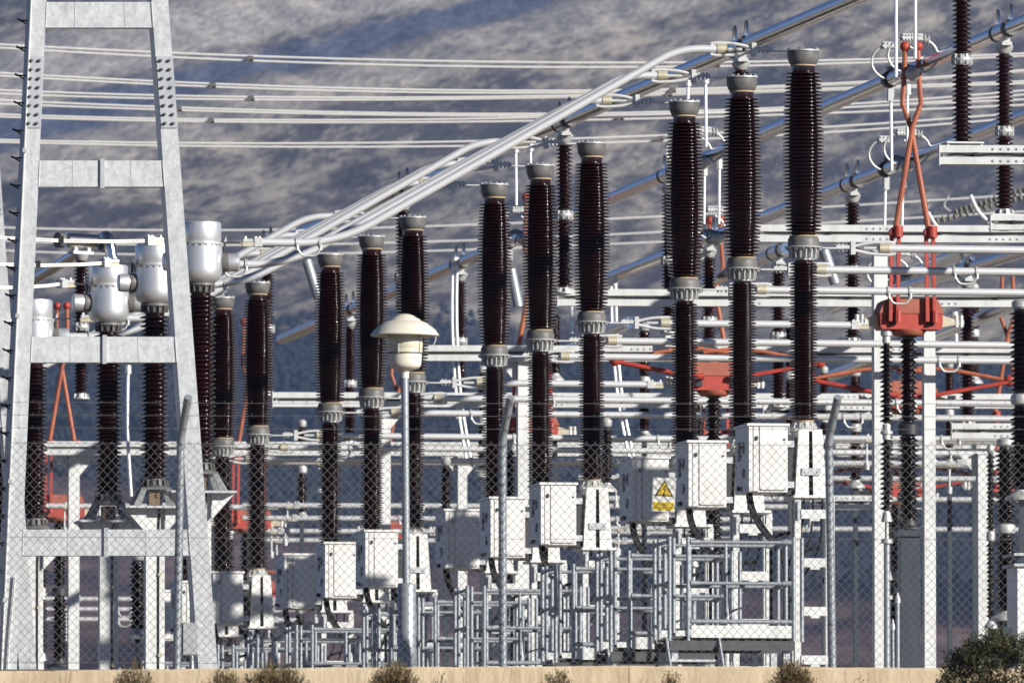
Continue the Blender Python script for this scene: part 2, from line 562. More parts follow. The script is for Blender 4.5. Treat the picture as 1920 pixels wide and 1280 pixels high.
def build_wall():
    r = thing('concrete_wall', 'low tan concrete wall along the bottom edge, below the wire fence', 'wall', (0, 0, 0), 0)
    tops = [(-400, 1262), (420, 1252), (1180, 1247), (2350, 1256)]
    rn = random.Random(21)
    for (u0, v0), (u1, v1) in zip(tops, tops[1:]):
        a, b2 = W(u0, v0, 104.0), W(u1 - 1.2, v1, 104.0)
        n = 160
        y0, y1 = 104.0, 104.45
        vs, fs = [], []
        sag = 0.0
        for i in range(n + 1):
            p = a.lerp(b2, i / n)
            sag = sag * 0.85 + rn.uniform(-0.0011, 0.0011)
            z = p.z + sag - (0.007 if rn.random() < 0.04 else 0.0)
            vs += [(p.x, y0, -0.9), (p.x, y0 + rn.uniform(-0.003, 0.003), z - 0.022), (p.x, y0 + 0.018, z), (p.x, y1, z), (p.x, y1, -0.9)]
        for i in range(n):
            for k in range(4):
                fs.append((i * 5 + k, (i + 1) * 5 + k, (i + 1) * 5 + k + 1, i * 5 + k + 1))
        fs += [(4, 3, 2, 1, 0), tuple(n * 5 + k for k in range(5))]
        MB().add(vs, fs).obj('wall_segment', WALLM, r)
build_wall()

# ------------------------------------------------------------------ insulators
def shed_profile(z0, z1, n, core, shed, alt=0.0):
    """core(t), shed(t): radii along the column; n sheds between z0 and z1"""
    p = (z1 - z0) / n
    prof = [(core(0), z0)]
    for i in range(n):
        t = (i + 0.5) / n
        z = z0 + i * p
        rs = shed(t) - (alt if i % 2 else 0.0)
        rc = core(t)
        a = min(0.0075, p * 0.18)                # rounded lip of the shed
        zc = z + p * 0.34
        prof.append((rc, z + p * 0.08))
        for k in range(7):
            t = math.radians(-84 + 28 * k)
            prof.append((rs - a + a * math.cos(t), zc + a * math.sin(t)))
        prof += [(rc + 0.012, z + p * 0.74), (rc, z + p * 0.86)]
    prof.append((core(1), z1))
    return prof
def const(v): return lambda t: v

# ------------------------------------------------------------------ circuit breakers
def fins(m, z0, r0, z1, r1, n, depth, th):
    for k in range(n):
        t = 2 * math.pi * k / n
        c, s = math.cos(t), math.sin(t)
        tx, ty = -s * th / 2, c * th / 2
        m.prism([(c * (r0 - 0.01) + tx, s * (r0 - 0.01) + ty, z0), (c * (r0 + depth) + tx, s * (r0 + depth) + ty, z0),
                 (c * (r1 + depth) + tx, s * (r1 + depth) + ty, z1), (c * (r1 - 0.01) + tx, s * (r1 - 0.01) + ty, z1)], (-2 * tx, -2 * ty, 0))
def bolts(m, z0, z1, r, n, br):
    for k in range(n):
        t = 2 * math.pi * (k + 0.5) / n
        m.cyl((r * math.cos(t), r * math.sin(t), z0), (r * math.cos(t), r * math.sin(t), z1), br, seg=6)

def make_breaker():
    r = thing('circuit_breaker', 'x', 'circuit breaker', (0, 0, 0), ROW, 'live tank circuit breakers in rows of three')
    MB().lathe([(0.158, 9.222), (0.175, 9.235), (0.196, 9.285), (0.203, 9.335), (0.203, 9.385), (0.19, 9.39)], 32).obj('top_cap', GREYC, r)
    m = MB().lathe([(0.19, 9.391), (0.212, 9.394), (0.212, 9.412), (0.10, 9.416), (0.001, 9.417)], 32)
    bolts(m, 9.412, 9.436, 0.193, 14, 0.012)
    m.obj('cap_plate', CAST, r)
    MB().lathe([(0.150, 9.200), (0.168, 9.204), (0.166, 9.2215), (0.150, 9.2215)], 28).obj('cement_ring', CEMENT, r)
    bul = lambda t: math.sin(math.pi * min(1, max(0, t))) ** 0.8
    pr = [(0.140, 7.03)] + shed_profile(7.045, 9.135, 45, lambda t: 0.149 + 0.034 * bul(t), lambda t: 0.224 + 0.042 * bul(t), 0.006) + [(0.150, 9.14), (0.152, 9.2)]
    MB().lathe(pr, 36).obj('interrupter', PORC, r, sharp=72)
    MB().lathe([(0.16, 7.032), (0.185, 7.027), (0.185, 7.012), (0.16, 7.01)], 28).obj('cement_ring', CEMENT, r)
    MB().lathe([(0.18, 7.009), (0.200, 6.985), (0.203, 6.94), (0.203, 6.888)], 32).obj('middle_housing', GREYC, r)
    m = MB().lathe([(0.18, 6.887), (0.243, 6.886), (0.248, 6.877), (0.243, 6.868), (0.14, 6.866), (0.122, 6.73), (0.135, 6.725), (0.135, 6.715), (0.11, 6.714)], 32)
    fins(m, 6.865, 0.138, 6.735, 0.124, 16, 0.062, 0.016)
    bolts(m, 6.845, 6.865, 0.222, 16, 0.011)
    m.obj('middle_flange', CAST, r)
    pr = [(0.115, 4.66)] + shed_profile(4.672, 6.69, 52, const(0.117), const(0.188), 0.016) + [(0.118, 6.694), (0.118, 6.713)]
    MB().lathe(pr, 32).obj('support_insulator', PORC, r, sharp=72)
    MB().lathe([(0.117, 4.636), (0.135, 4.640), (0.133, 4.659), (0.118, 4.66)], 24).obj('cement_ring', CEMENT, r)
    m = MB().lathe([(0.17, 4.540), (0.175, 4.555), (0.13, 4.62), (0.125, 4.635)], 24)
    fins(m, 4.556, 0.150, 4.63, 0.120, 12, 0.03, 0.016)
    m.obj('base_flange', CAST, r)
    # pedestal of bent plate with its slot
    for s in (-1, 1):
        MB().prism([(0.03 + s * 0.022, -0.30, 4.535), (0.03 + s * 0.150, -0.30, 4.535), (0.035 + s * 0.205, -0.30, 3.69), (0.035 + s * 0.03, -0.30, 3.69)][::s], (0, 0.02, 0)).obj('front_plate', CABM, r)
        MB().prism([(0.03 + s * 0.148, -0.278, 4.535), (0.03 + s * 0.148, 0.24, 4.535), (0.035 + s * 0.203, 0.24, 3.69), (0.035 + s * 0.203, -0.278, 3.69)][::-s], (-s * 0.012, 0, 0)).obj('side_plate', CABM, r)
    MB().box(-0.15, 0.15, -0.2, 0.2, 4.515, 4.537).obj('top_plate', CABM, r)
    m = MB().box(-0.085, 0.155, -0.325, -0.302, 3.945, 4.035)
    for sx in (-0.045, 0.115): m.cyl((sx, -0.325, 3.985), (sx, -0.338, 3.985), 0.012, seg=6)
    m.obj('slot_cover', GALV, r)
    MB().box(-0.02, 0.08, -0.24, -0.21, 3.69, 4.5).cyl((0.01, -0.23, 3.72), (0.06, -0.25, 3.92), 0.022, seg=8).obj('drive_rod', DARKM, r)
    MB().box(-0.29, -0.178, -0.25, 0.2, 3.70, 4.46).obj('gap_shade_box', DARKM, r)  # dark box added where the gap beside the cabinet lies in shade
    MB().box(-0.20, 0.32, -0.36, 0.33, 3.655, 3.688).obj('base_plate', CABM, r)
    # support frame: four channel legs with batten plates
    for (x, y) in ((-0.14, -0.30), (0.30, -0.30), (-0.06, 0.28), (0.38, 0.28)):
        m = MB().box(x - 0.04, x + 0.04, y - 0.008, y + 0.008, 0, 3.65)
        m.box(x - 0.04, x - 0.028, y + 0.008, y + 0.09, 0, 3.65).box(x + 0.028, x + 0.04, y + 0.008, y + 0.09, 0, 3.65)
        m.box(x - 0.10, x + 0.10, y - 0.06, y + 0.14, 0.0, 0.025)
        m.obj('support_leg', WHITE, r)
    for y in (-0.325,):
        for z in (3.39, 2.77, 2.15, 1.53, 0.91, 0.3):
            MB().prism([(-0.098, y, z), (0.258, y, z), (0.258, y, z + 0.115), (-0.098, y, z + 0.115)], (0, 0.012, 0)).box(0.02, 0.14, y - 0.004, y + 0.01, z - 0.03, z - 0.001).obj('batten_plate', WHITE, r)
    for z in (3.0, 1.8, 0.6):
        MB().box(-0.19, -0.182, -0.28, 0.26, z, z + 0.08).obj('side_brace', GALV, r)
    MB().box(-0.165, -0.105, -0.20, -0.06, 2.6, 3.64).obj('cable_trunk', DARKM, r)
    rn = random.Random(8)
    for k in range(11):
        x, y, h = -1.25 + 0.135 * k + rn.uniform(-0.05, 0.05), rn.uniform(0.15, 1.3), rn.uniform(1.3, 3.2)
        MB().tube(bend([(x, y, 0), (x, y, h), (x + 0.25, y - 0.02, h + 0.06)], 0.1, 4), 0.014 + 0.009 * (k % 3), 8).obj('conduit', (PIPEM, WHITE, BLACKC)[(k * 2) % 3], r)
    # terminal pads
    MB().box(-0.47, -0.205, -0.05, 0.05, 9.386, 9.402).obj('upper_terminal', CAST, r)
    MB().box(0.245, 0.52, -0.05, 0.05, 6.862, 6.882).obj('lower_terminal', CAST, r)
    # control cabinet
    X0, X1, Y0, Y1, Z0, Z1 = -0.82, -0.313, -0.52, 0.40, 3.715, 4.555
    cab = MB().box(X0, X1, Y0, Y1, Z0, Z1).obj('control_cabinet', CABM, r)
    MB().prism([(X0 - 0.022, Y0 - 0.035, Z1 + 0.002), (X1 + 0.022, Y0 - 0.035, Z1 + 0.002), (X1 + 0.022, Y0 - 0.035, Z1 + 0.034), (X0 - 0.022, Y0 - 0.035, Z1 + 0.034)], (0, Y1 - Y0 + 0.07, 0)).obj('roof', CABM, cab)
    MB().box(X0 + 0.145, X1 - 0.006, Y0 - 0.022, Y0 - 0.002, Z0 + 0.045, Z1 - 0.012).obj('door', CABM, cab)
    MB().box(X0 + 0.062, X0 + 0.128, Y0 - 0.018, Y0 - 0.002, Z0 + 0.01, Z1 - 0.012).obj('hinge_panel', CABM, cab)
    MB().box(X0 + 0.002, X0 + 0.048, Y0 - 0.016, Y0 - 0.002, Z0 + 0.01, Z1 - 0.012).obj('corner_strip', CABM, cab)
    MB().box(X0 + 0.09, X0 + 0.115, Y0 - 0.042, Y0 - 0.019, Z1 - 0.18, Z1 - 0.13).obj('handle', DARKM, cab)
    MB().cyl((X1 - 0.045, Y0 - 0.034, Z1 - 0.17), (X1 - 0.045, Y0 - 0.023, Z1 - 0.17), 0.014, seg=8).obj('lock', DARKM, cab)
    MB().box(X0 + 0.16, X1 - 0.02, Y0 - 0.028, Y0 - 0.003, Z0 + 0.028, Z0 + 0.041).obj('drip_rail', CABM, cab)
    # left face with gauges and nameplate
    MB().cyl((X0 - 0.012, -0.18, Z1 - 0.26), (X0 - 0.001, -0.18, Z1 - 0.26), 0.075, seg=14).obj('gauge_window', DARKM, cab)
    MB().cyl((X0 - 0.012, -0.2, Z0 + 0.25), (X0 - 0.001, -0.2, Z0 + 0.25), 0.065, seg=14).obj('gauge_window', DARKM, cab)
    MB().box(X0 - 0.008, X0 - 0.001, 0.0, 0.17, Z1 - 0.42, Z1 - 0.18).obj('name_plate', DARKM, cab)
    MB().box(X0 - 0.011, X0 - 0.009, 0.03, 0.14, Z1 - 0.27, Z1 - 0.21).obj('red_mark', REDG, cab)
    MB().cyl((X0 - 0.06, -0.05, Z0 + 0.06), (X0 - 0.001, -0.05, Z0 + 0.06), 0.03, seg=8).obj('cable_gland', DARKM, cab)
    for zb in (4.30, 3.78):
        MB().box(X1 + 0.001, X1 + 0.12, -0.35, 0.1, zb, zb + 0.08).obj('bracket', GALV, cab)
    # black cables drooping from the cabinet floor to the frame
    rn = random.Random(3)
    for k in range(4):
        dx = k * 0.028
        p = [(X0 + 0.03 + dx, -0.25 + 0.05 * k, Z0), (X0 + 0.05 + dx, -0.27 + 0.04 * k, Z0 - 0.2), (X0 + 0.17 + dx * 1.2, -0.3 + 0.03 * k, Z0 - 0.45),
             (X0 + 0.36 + dx, -0.3 + 0.03 * k, Z0 - 0.66 + rn.uniform(-.02, .02)), (X0 + 0.50 + dx * 0.6, -0.28, Z0 - 0.86), (X0 + 0.53 + dx * 0.5, -0.25, Z0 - 1.3), (X0 + 0.53 + dx * 0.5, -0.25, 0.0)]
        MB().tube(bend(p, 0.16, 4), 0.017, 7).obj('cable', BLACKC, r)
    MB().tube(arc((X1 - 0.12, -0.3, Z0 + 0.005), (1, 0, 0), (0, 0, -1), 0.055, 0.2, math.pi - 0.2, 8, 0.10), 0.007, 5).obj('cable_loop', BLACKC, r)
    for k in range(3):
        x0 = -0.02 + 0.12 * k
        MB().tube(bend([(x0, -0.1, 3.65), (x0 - 0.03, -0.12, 3.2 - 0.1 * k), (x0 - 0.25 - 0.1 * k, -0.1, 2.75 - 0.2 * k), (x0 - 0.28 - 0.1 * k, -0.05, 1.2), (x0 - 0.28 - 0.1 * k, -0.05, 0)], 0.25, 5), 0.013, 6).obj('cable', BLACKC, r)
    for k in range(4):
        z = 0.75 + 0.62 * k
        MB().box(-0.215, -0.182, -0.345, -0.23, z, z + 0.14).obj('junction_bracket', GALV, r)
    MB().box(-0.19, -0.13, -0.40, -0.355, 3.36, 3.62).cyl((-0.16, -0.42, 3.35), (-0.16, -0.42, 3.6), 0.012, seg=6).obj('earth_link', GALV, r)
    return r

BRK = [(1503, 90), (1388, 140), (1280, 187), (1106, 265), (1010, 307), (924, 343), (771, 405), (694, 441), (616, 475), (480, 528), (414, 556), (352, 583)]
ORD = ['front', 'middle', 'rear']
TRIO = ['tallest trio', 'second trio', 'street lamp trio', 'trio beside the gantry']
brk_pos, brk_lab = [], []
for i, (u, v) in enumerate(BRK):
    Y = 150.0 * 1910.0 / (2000.0 - v)
    p = W(u + 3, v, Y)
    brk_pos.append(Vector((p.x, Y, 0)))
    brk_lab.append('%s one of the %s' % (ORD[i % 3], TRIO[i // 3]))
bp0 = make_breaker()
for i, p in enumerate(brk_pos):
    o = bp0 if i == 0 else copy_tree(bp0)
    o.location = p
    o['label'] = 'brown porcelain circuit breaker with white cabinet, ' + brk_lab[i]

# ------------------------------------------------------------------ access platforms with railings
def make_platform():
    r = thing('access_platform', 'x', 'platform', (0, 0, 0), ROW, 'railed access platforms below the breaker cabinets')
    x0, xg, x1, y0, y1, zd, zt = -2.02, -1.78, -0.42, -1.45, -0.42, 1.84, 3.06
    m = MB()
    for k in range(12):
        yy = y0 + 0.05 + k * (y1 - y0 - 0.1) / 11
        m.box(x0 + 0.03, x1 - 0.03, yy - 0.012, yy + 0.012, zd - 0.03, zd)
    for k in range(9):
        xx = x0 + 0.05 + k * (x1 - x0 - 0.1) / 8
        m.box(xx - 0.01, xx + 0.01, y0 + 0.04, y1 - 0.04, zd - 0.055, zd - 0.031)
    m.obj('deck_grating', DECKM, r)
    MB().box(xg + 0.035, x1 - 0.035, y0 - 0.03, y0 - 0.018, zd - 0.02, zd + 0.135).obj('toe_board', WHITE, r)
    MB().box(x0, x1, y1 + 0.018, y1 + 0.03, zd - 0.02, zd + 0.135).obj('toe_board', WHITE, r)
    MB().box(x1 + 0.018, x1 + 0.03, y0, y1, zd - 0.02, zd + 0.135).obj('toe_board', WHITE, r)
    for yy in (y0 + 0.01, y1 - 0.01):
        MB().box(x0, x1, yy - 0.03, yy + 0.03, zd - 0.18, zd - 0.057).obj('edge_beam', DECKM, r)  # coloured dark for the shade below the toe board
    for (x, y) in ((x0, y0), (xg, y0), (x1, y0), (x0, y1), (x1, y1), (x1 + 0.0, (y0 + y1) / 2), (x0, (y0 + y1) / 2 + 0.2), (x1 + 0.13, y0 + 0.12), (x0 + 0.45, y1), (x0 + 0.92, y1), (x0 + 0.16, y1 + 0.16), (x0 + 0.12, y0 + 0.35)):
        MB().cyl((x, y, zd - 0.06), (x, y, zt + 0.035), 0.026, seg=12).obj('railing_post', PIPEM, r)
    def rail(a, b):
        d = (Vector(b) - Vector(a)).normalized()
        m = MB().cyl(a, b, 0.023, seg=10)
        for e, sgn in ((Vector(a), 1), (Vector(b), -1)):
            m.cyl(e, e + d * (sgn * 0.12), 0.036, 0.03, seg=10)
        m.obj('rail', PIPEM, r)
    for z in (3.03, 2.51):
        rail((xg + 0.03, y0, z), (x1 - 0.03, y0, z))
        rail((x0 + 0.03, y1, z), (x1 - 0.03, y1, z))
        rail((x0, y0 + 0.03, z), (x0, y1 - 0.03, z))
        rail((x1, y0 + 0.03, z), (x1, y1 - 0.03, z))
    MB().cyl((xg + 0.03, y0, zd + 0.185), (x1 - 0.03, y0, zd + 0.185), 0.03, seg=10).obj('rail', PIPEM, r)
    for (x, y) in ((x0 + 0.08, y0 + 0.09), (x1 - 0.08, y0 + 0.09), (x0 + 0.08, y1 - 0.09), (x1 - 0.08, y1 - 0.09)):
        MB().box(x - 0.04, x + 0.04, y - 0.04, y + 0.04, 0, zd - 0.181).obj('leg', GALV, r)
    for k in range(5):
        z = zd - 0.30 * (k + 1)
        MB().box(x0 - 0.02 - 0.0 * k, x0 + 0.62, y0 - 0.16 - 0.22 * k, y0 - 0.16 - 0.22 * k + 0.2, z - 0.03, z).obj('stair_tread', GALV, r)
    for xx in (x0 - 0.05, x0 + 0.63):
        MB().prism([(xx, y0 - 0.02, zd - 0.02), (xx, y0 - 0.02, zd - 0.25), (xx, y0 - 1.40, 0), (xx, y0 - 1.55, 0)], (0.02, 0, 0)).obj('stair_stringer', GALV, r)
    return r
pp = make_platform()
for i, p in enumerate(brk_pos):
    o = pp if i == 0 else copy_tree(pp)
    o.location = p
    o['label'] = 'galvanised railed platform of a breaker, ' + brk_lab[i]

# ------------------------------------------------------------------ current transformers
def make_ct():
    r = thing('current_transformer', 'x', 'transformer', (0, 0, 0), ROW, 'silver headed current transformers')
    tank = MB().lathe([(0.15, 6.335), (0.185, 6.34), (0.235, 6.375), (0.262, 6.43), (0.272, 6.50), (0.272, 6.815)], 40).obj('tank', TANK, r)
    m = MB().lathe([(0.262, 6.816), (0.288, 6.818), (0.288, 6.838), (0.255, 6.840)], 40)
    bolts(m, 6.800, 6.8155, 0.282, 24, 0.009)
    m.obj('tank_flange', CAST, r)
    MB().lathe([(0.250, 6.841), (0.256, 6.85), (0.258, 7.075), (0.250, 7.10), (0.225, 7.115), (0.001, 7.125)], 40).obj('bellows_cover', TANK, r)
    for s in (-1, 1):
        Mx = Matrix.Rotation(s * math.pi / 2, 4, 'Y')
        MB().lathe([(0.118, 0.0), (0.124, 0.012), (0.124, 0.075), (0.112, 0.08)], 24, (s * 0.255, 0, 6.60), Mx).obj('terminal_collar', GREYC, r)
        MB().lathe([(0.112, 0.0), (0.117, 0.012), (0.117, 0.135), (0.10, 0.15)], 24, (s * 0.337, 0, 6.60), Mx).obj('terminal', TANK, r)
        m = MB().box(s * 0.30 - 0.012, s * 0.30 + 0.012, -0.05, 0.05, 6.735, 6.86) if s < 0 else MB().box(0.288, 0.312, -0.05, 0.05, 6.735, 6.86)
        a, b = sorted((s * 0.30, s * 0.50))
        m.box(a, b, -0.045, 0.045, 6.842, 6.860)
        m.obj('terminal_lug', DARKM, r)
        m = MB().prism([(s * 0.285, -0.01, 6.83), (s * 0.33, -0.01, 6.83), (s * 0.325, -0.01, 6.93)][::s], (0, 0.02, 0))
        m.obj('lifting_eye', CAST, r)
    m = MB().lathe([(0.175, 6.334), (0.182, 6.325), (0.182, 6.30), (0.145, 6.295), (0.135, 6.215), (0.13, 6.21)], 32)
    fins(m, 6.295, 0.14, 6.22, 0.132, 14, 0.045, 0.014)
    bolts(m, 6.286, 6.30, 0.165, 14, 0.010)
    m.obj('neck_flange', GREYC, r)
    pr = [(0.125, 4.05)] + shed_profile(4.06, 6.19, 37, const(0.123), const(0.196), 0.016) + [(0.128, 6.195), (0.128, 6.21)]
    MB().lathe(pr, 34).obj('insulator', PORC, r, sharp=72)
    m = MB().lathe([(0.19, 3.93), (0.195, 3.945), (0.15, 3.96), (0.14, 4.04), (0.13, 4.05)], 28)
    fins(m, 3.955, 0.14, 4.035, 0.13, 14, 0.05, 0.014)
    m.obj('base_collar', GREYC, r)
    # open cast pedestal
    MB().box(-0.20, 0.20, -0.20, 0.20, 3.900, 3.929).obj('pedestal_top', GREYC, r)
    for sx in (-1, 1):
        for sy in (-1, 1):
            MB().prism([(sx * 0.13, sy * 0.2, 3.90), (sx * 0.20, sy * 0.2, 3.90), (sx * 0.31, sy * 0.28, 3.69), (sx * 0.21, sy * 0.28, 3.69)][::(sx * sy)], (0, -sy * 0.035, 0)).obj('pedestal_foot', BLUEG, r)
    MB().box(-0.085, 0.085, -0.12, 0.10, 3.70, 3.88).cyl((0.03, -0.14, 3.83), (0.03, -0.121, 3.83), 0.03, seg=10).obj('terminal_box', TBOX, r)
    MB().box(-0.42, 0.42, -0.33, 0.33, 3.655, 3.685).obj('mounting_plate', GALV, r)
    for s in (-1, 1):
        for y in (-0.16, 0.16):
            MB().prism([(s * 0.125, y, 3.653), (s * 0.41, y, 3.653), (s * 0.125, y, 3.33)][::s], (0, 0.014, 0)).obj('gusset', WHITE, r)
    for (x0, x1) in ((-0.122, 0.032), (0.052, 0.124)):
        m = MB().box(x0, x1, -0.10, -0.085, 0, 3.654).box(x0, x0 + 0.014, -0.085, 0.10, 0, 3.654)
        m.box(x0 + 0.001, x1, 0.086, 0.10, 0, 3.654)
        m.obj('column', WHITE, r)
    m = MB().tube([(0.042, -0.11, 0), (0.043, -0.11, 1.2), (0.041, -0.11, 2.4), (0.042, -0.112, 3.4), (0.06, -0.12, 3.7)], 0.011, 6)
    m.obj('cable', BLACKC, r)
    m = MB()
    for z in (0.7, 1.75, 2.8): m.cyl((0.06, -0.13, z), (0.06, -0.10, z), 0.028, seg=10)
    m.obj('cable_clip', BRASS, r)
    return r
ct_lab = ['silver headed current transformer half behind the right leg of the front gantry', 'silver headed current transformer in the gantry opening, just left of its right leg',
          'silver headed current transformer in the middle of the gantry opening', 'silver headed current transformer just right of the left gantry leg', 'silver headed current transformer cut by the left picture edge']
ct_pos = []
ct0 = make_ct()
for i in range(5):
    p = brk_pos[i] - E1 * 7.8
    if i == 2: p = p - E1 * 0.04
    if i == 3: p = p - E1 * 0.12
    ct_pos.append(p)
    o = ct0 if i == 0 else copy_tree(ct0)
    o.location = p
    o['label'] = ct_lab[i]

# ------------------------------------------------------------------ tubes between transformers and breaker tops
def stirrup(parent, c, d, r=0.052, w=0.30, drop=0.17):
    """earthing stirrup: two collars round the tube and a U shaped rod below"""
    c, d = Vector(c), Vector(d).normalized()
    up = ZUP
    side = d.cross(up).normalized()
    for s in (-0.5, 0.5):
        q = c + d * (w * s)
        m = MB().cyl(q - d * 0.02, q + d * 0.02, r + 0.016, seg=14)
        m.cyl(q + side * (r + 0.01) - up * 0.03, q + side * (r + 0.01) - up * 0.1, 0.018, seg=8)
        m.obj('stirrup_collar', CAST, parent)
    a, b = c - d * (w * 0.5) + side * (r + 0.01), c + d * (w * 0.5) + side * (r + 0.01)
    MB().tube(bend([a - up * 0.06, a - up * drop + d * 0.05, b - up * drop - d * 0.05, b - up * 0.06], 0.08, 5), 0.015, 8).obj('stirrup_rod', CAST, parent)

def clamp(parent, p, d, r=0.05, sgn=1):
    """expansion clamp: fork of two flexible loops, end plate and bolted tongue; p is the tube end, d points to the terminal"""
    p, d = Vector(p), Vector(d).normalized()
    up = ZUP
    side = d.cross(up).normalized()
    m = MB()
    for k in (-1, 1):
        a = p - d * 0.10 + up * (k * (r + 0.018))
        b = p + d * 0.37 + up * (k * (r * 0.55))
        m.tube(bend([a - d * 0.06, a + up * k * 0.016 + d * 0.03, p + d * 0.18 + up * (k * (r + 0.022)), b], 0.1, 4), 0.021, 8)
    m.obj('flexible_strap', ALU, parent)
    MB().cyl(p - d * 0.08, p + d * 0.05, r + 0.014, seg=14).obj('clamp_body', BRASS, parent)
    MB().cyl(p + d * 0.051, p + d * 0.25, r * 0.45, seg=10).obj('guide_pin', CAST, parent)
    m = MB()
    def ob(x0, x1, y0, y1, z0, z1):
        vs = [p + d * x + side * y + up * z for z in (z0, z1) for y in (y0, y1) for x in (x0, x1)]
        m.add(vs, [(0, 2, 3, 1), (4, 5, 7, 6), (0, 1, 5, 4), (2, 6, 7, 3), (0, 4, 6, 2), (1, 3, 7, 5)])
    ob(0.37, 0.43, -0.055, 0.055, -0.085, 0.085)
    m.obj('end_plate', CAST, parent)
    m = MB()
    ob(0.431, 0.62, -0.04, 0.04, -0.012, 0.035)
    for q in (0.47, 0.53, 0.58):
        m.cyl(p + d * q - up * 0.045, p + d * q + up * 0.055, 0.014, seg=6)
    m.obj('bolted_tongue', CAST, parent)

def lug_clamp(parent, p, d, r=0.05):
    """short bolted clamp where a tube or wire starts; p is its outer end, d points along the conductor"""
    p, d = Vector(p), Vector(d).normalized()
    side = d.cross(ZUP).normalized()
    m = MB()
    def ob(x0, x1, y0, y1, z0, z1):
        vs = [p + d * x + side * y + ZUP * z for z in (z0, z1) for y in (y0, y1) for x in (x0, x1)]
        m.add(vs, [(0, 2, 3, 1), (4, 5, 7, 6), (0, 1, 5, 4), (2, 6, 7, 3), (0, 4, 6, 2), (1, 3, 7, 5)])
    ob(-0.02, 0.14, -0.05, 0.05, -0.055, -0.004)
    m.obj('clamp_jaw', BRASS, parent)
    m = MB()
    ob(-0.01, 0.12, -0.045, 0.045, 0.002, 0.04)
    for q in (0.02, 0.15, 0.20):
        m.cyl(p + d * q - ZUP * 0.06, p + d * q + ZUP * 0.075, 0.020, seg=8)
    ob(0.13, 0.23, -0.06, 0.06, -0.058, 0.055)
    m.obj('clamp_bolts', CAST, parent)

for i in range(9):
    P = brk_pos[i]
    far = 7.8
    hi, lo = 9.41, 6.862
    def at(s, z): return P - E1 * s + ZUP * z
    r = thing('tube_conductor', 'sloping silver tube to a breaker top, ' + brk_lab[i], 'conductor', (0, 0, 0), 0, 'sloping tubes to the breaker tops')
    s_hi = 1.62 if i % 3 == 0 else (1.55 if i % 3 == 1 else 1.45)
    pts = [at(1.02, hi), at(s_hi, hi), at(6.05, lo), at(7.12, lo)]
    MB().tube(bend(pts, 0.62, 9), 0.052, 14).obj('tube', ALU, r)
    clamp(r, at(1.05, hi), E1)
    lug_clamp(r, at(7.25, lo - 0.002), E1)
    stirrup(r, at(6.42 if i % 2 == 0 else 6.75, lo), E1)

# twin conductors leaving the transformers to the left
WL = [(0, 445, 'upper'), (1, 496, 'middle'), (2, 541, 'lower')]
for i, v, nm in WL:
    p = ct_pos[i] - E1 * 0.50 + ZUP * 6.862
    e = W(-60, v - 2, p.y - 1.4)
    r = thing('jumper_wire', 'pale twin wire crossing the gantry to a transformer, %s of three' % nm, 'wire', (0, 0, 0), 0, 'twin wires to the transformer heads')
    d = (e - p).normalized()
    for k in (-1, 1):
        o2 = ZUP * (0.013 * k)
        mid = (p + e) * 0.5 - ZUP * 0.03
        MB().tube([p + d * 0.12 + o2, p * 0.75 + e * 0.25 - ZUP * 0.022 + o2, mid + o2, e + o2], 0.012, 6).obj('strand', WIRE, r)
    lug_clamp(r, p, d)
    q = p + d * (1.45 - 0.2 * i)
    MB().box(q.x - 0.035, q.x + 0.035, q.y - 0.03, q.y + 0.03, q.z - 0.055, q.z + 0.03).obj('spacer', DARKM, r)

# ------------------------------------------------------------------ tubes leaving the breaker middles to the right
NM = {}
for i in range(12):
    P = brk_pos[i]
    z = 6.878
    def at(s): return P + E1 * s + ZUP * z
    end = (0.0436 * P.y + 1.2 - P.x)
    r = thing('tube_busbar', 'level silver tube leaving a breaker flange, ' + brk_lab[i], 'busbar', (0, 0, 0), 0, 'straight tubes from the breaker flanges')
    if i == 3: end = (W(1612, 600, P.y + 0.8).x - P.x) / E1.x
    if i == 6: end = (W(1228, 720, P.y + 0.8).x - P.x) / E1.x
    MB().cyl(at(0.98), at(end), 0.052, seg=16).obj('tube', ALU, r)
    clamp(r, at(1.04), -E1)
    for uu in {1: [1808], 2: [1684], 4: [], 5: [1780], 7: [1020, 1700], 8: [900, 1600], 9: [980, 1250], 10: [640, 1770], 11: [900]}.get(i, []):
        s = (W(uu, 640, P.y + 0.9).x - P.x) / E1.x
        stirrup(r, at(s), E1)
    if i in (3, 6):
        lug_clamp(r, at(end + 0.1), -E1)

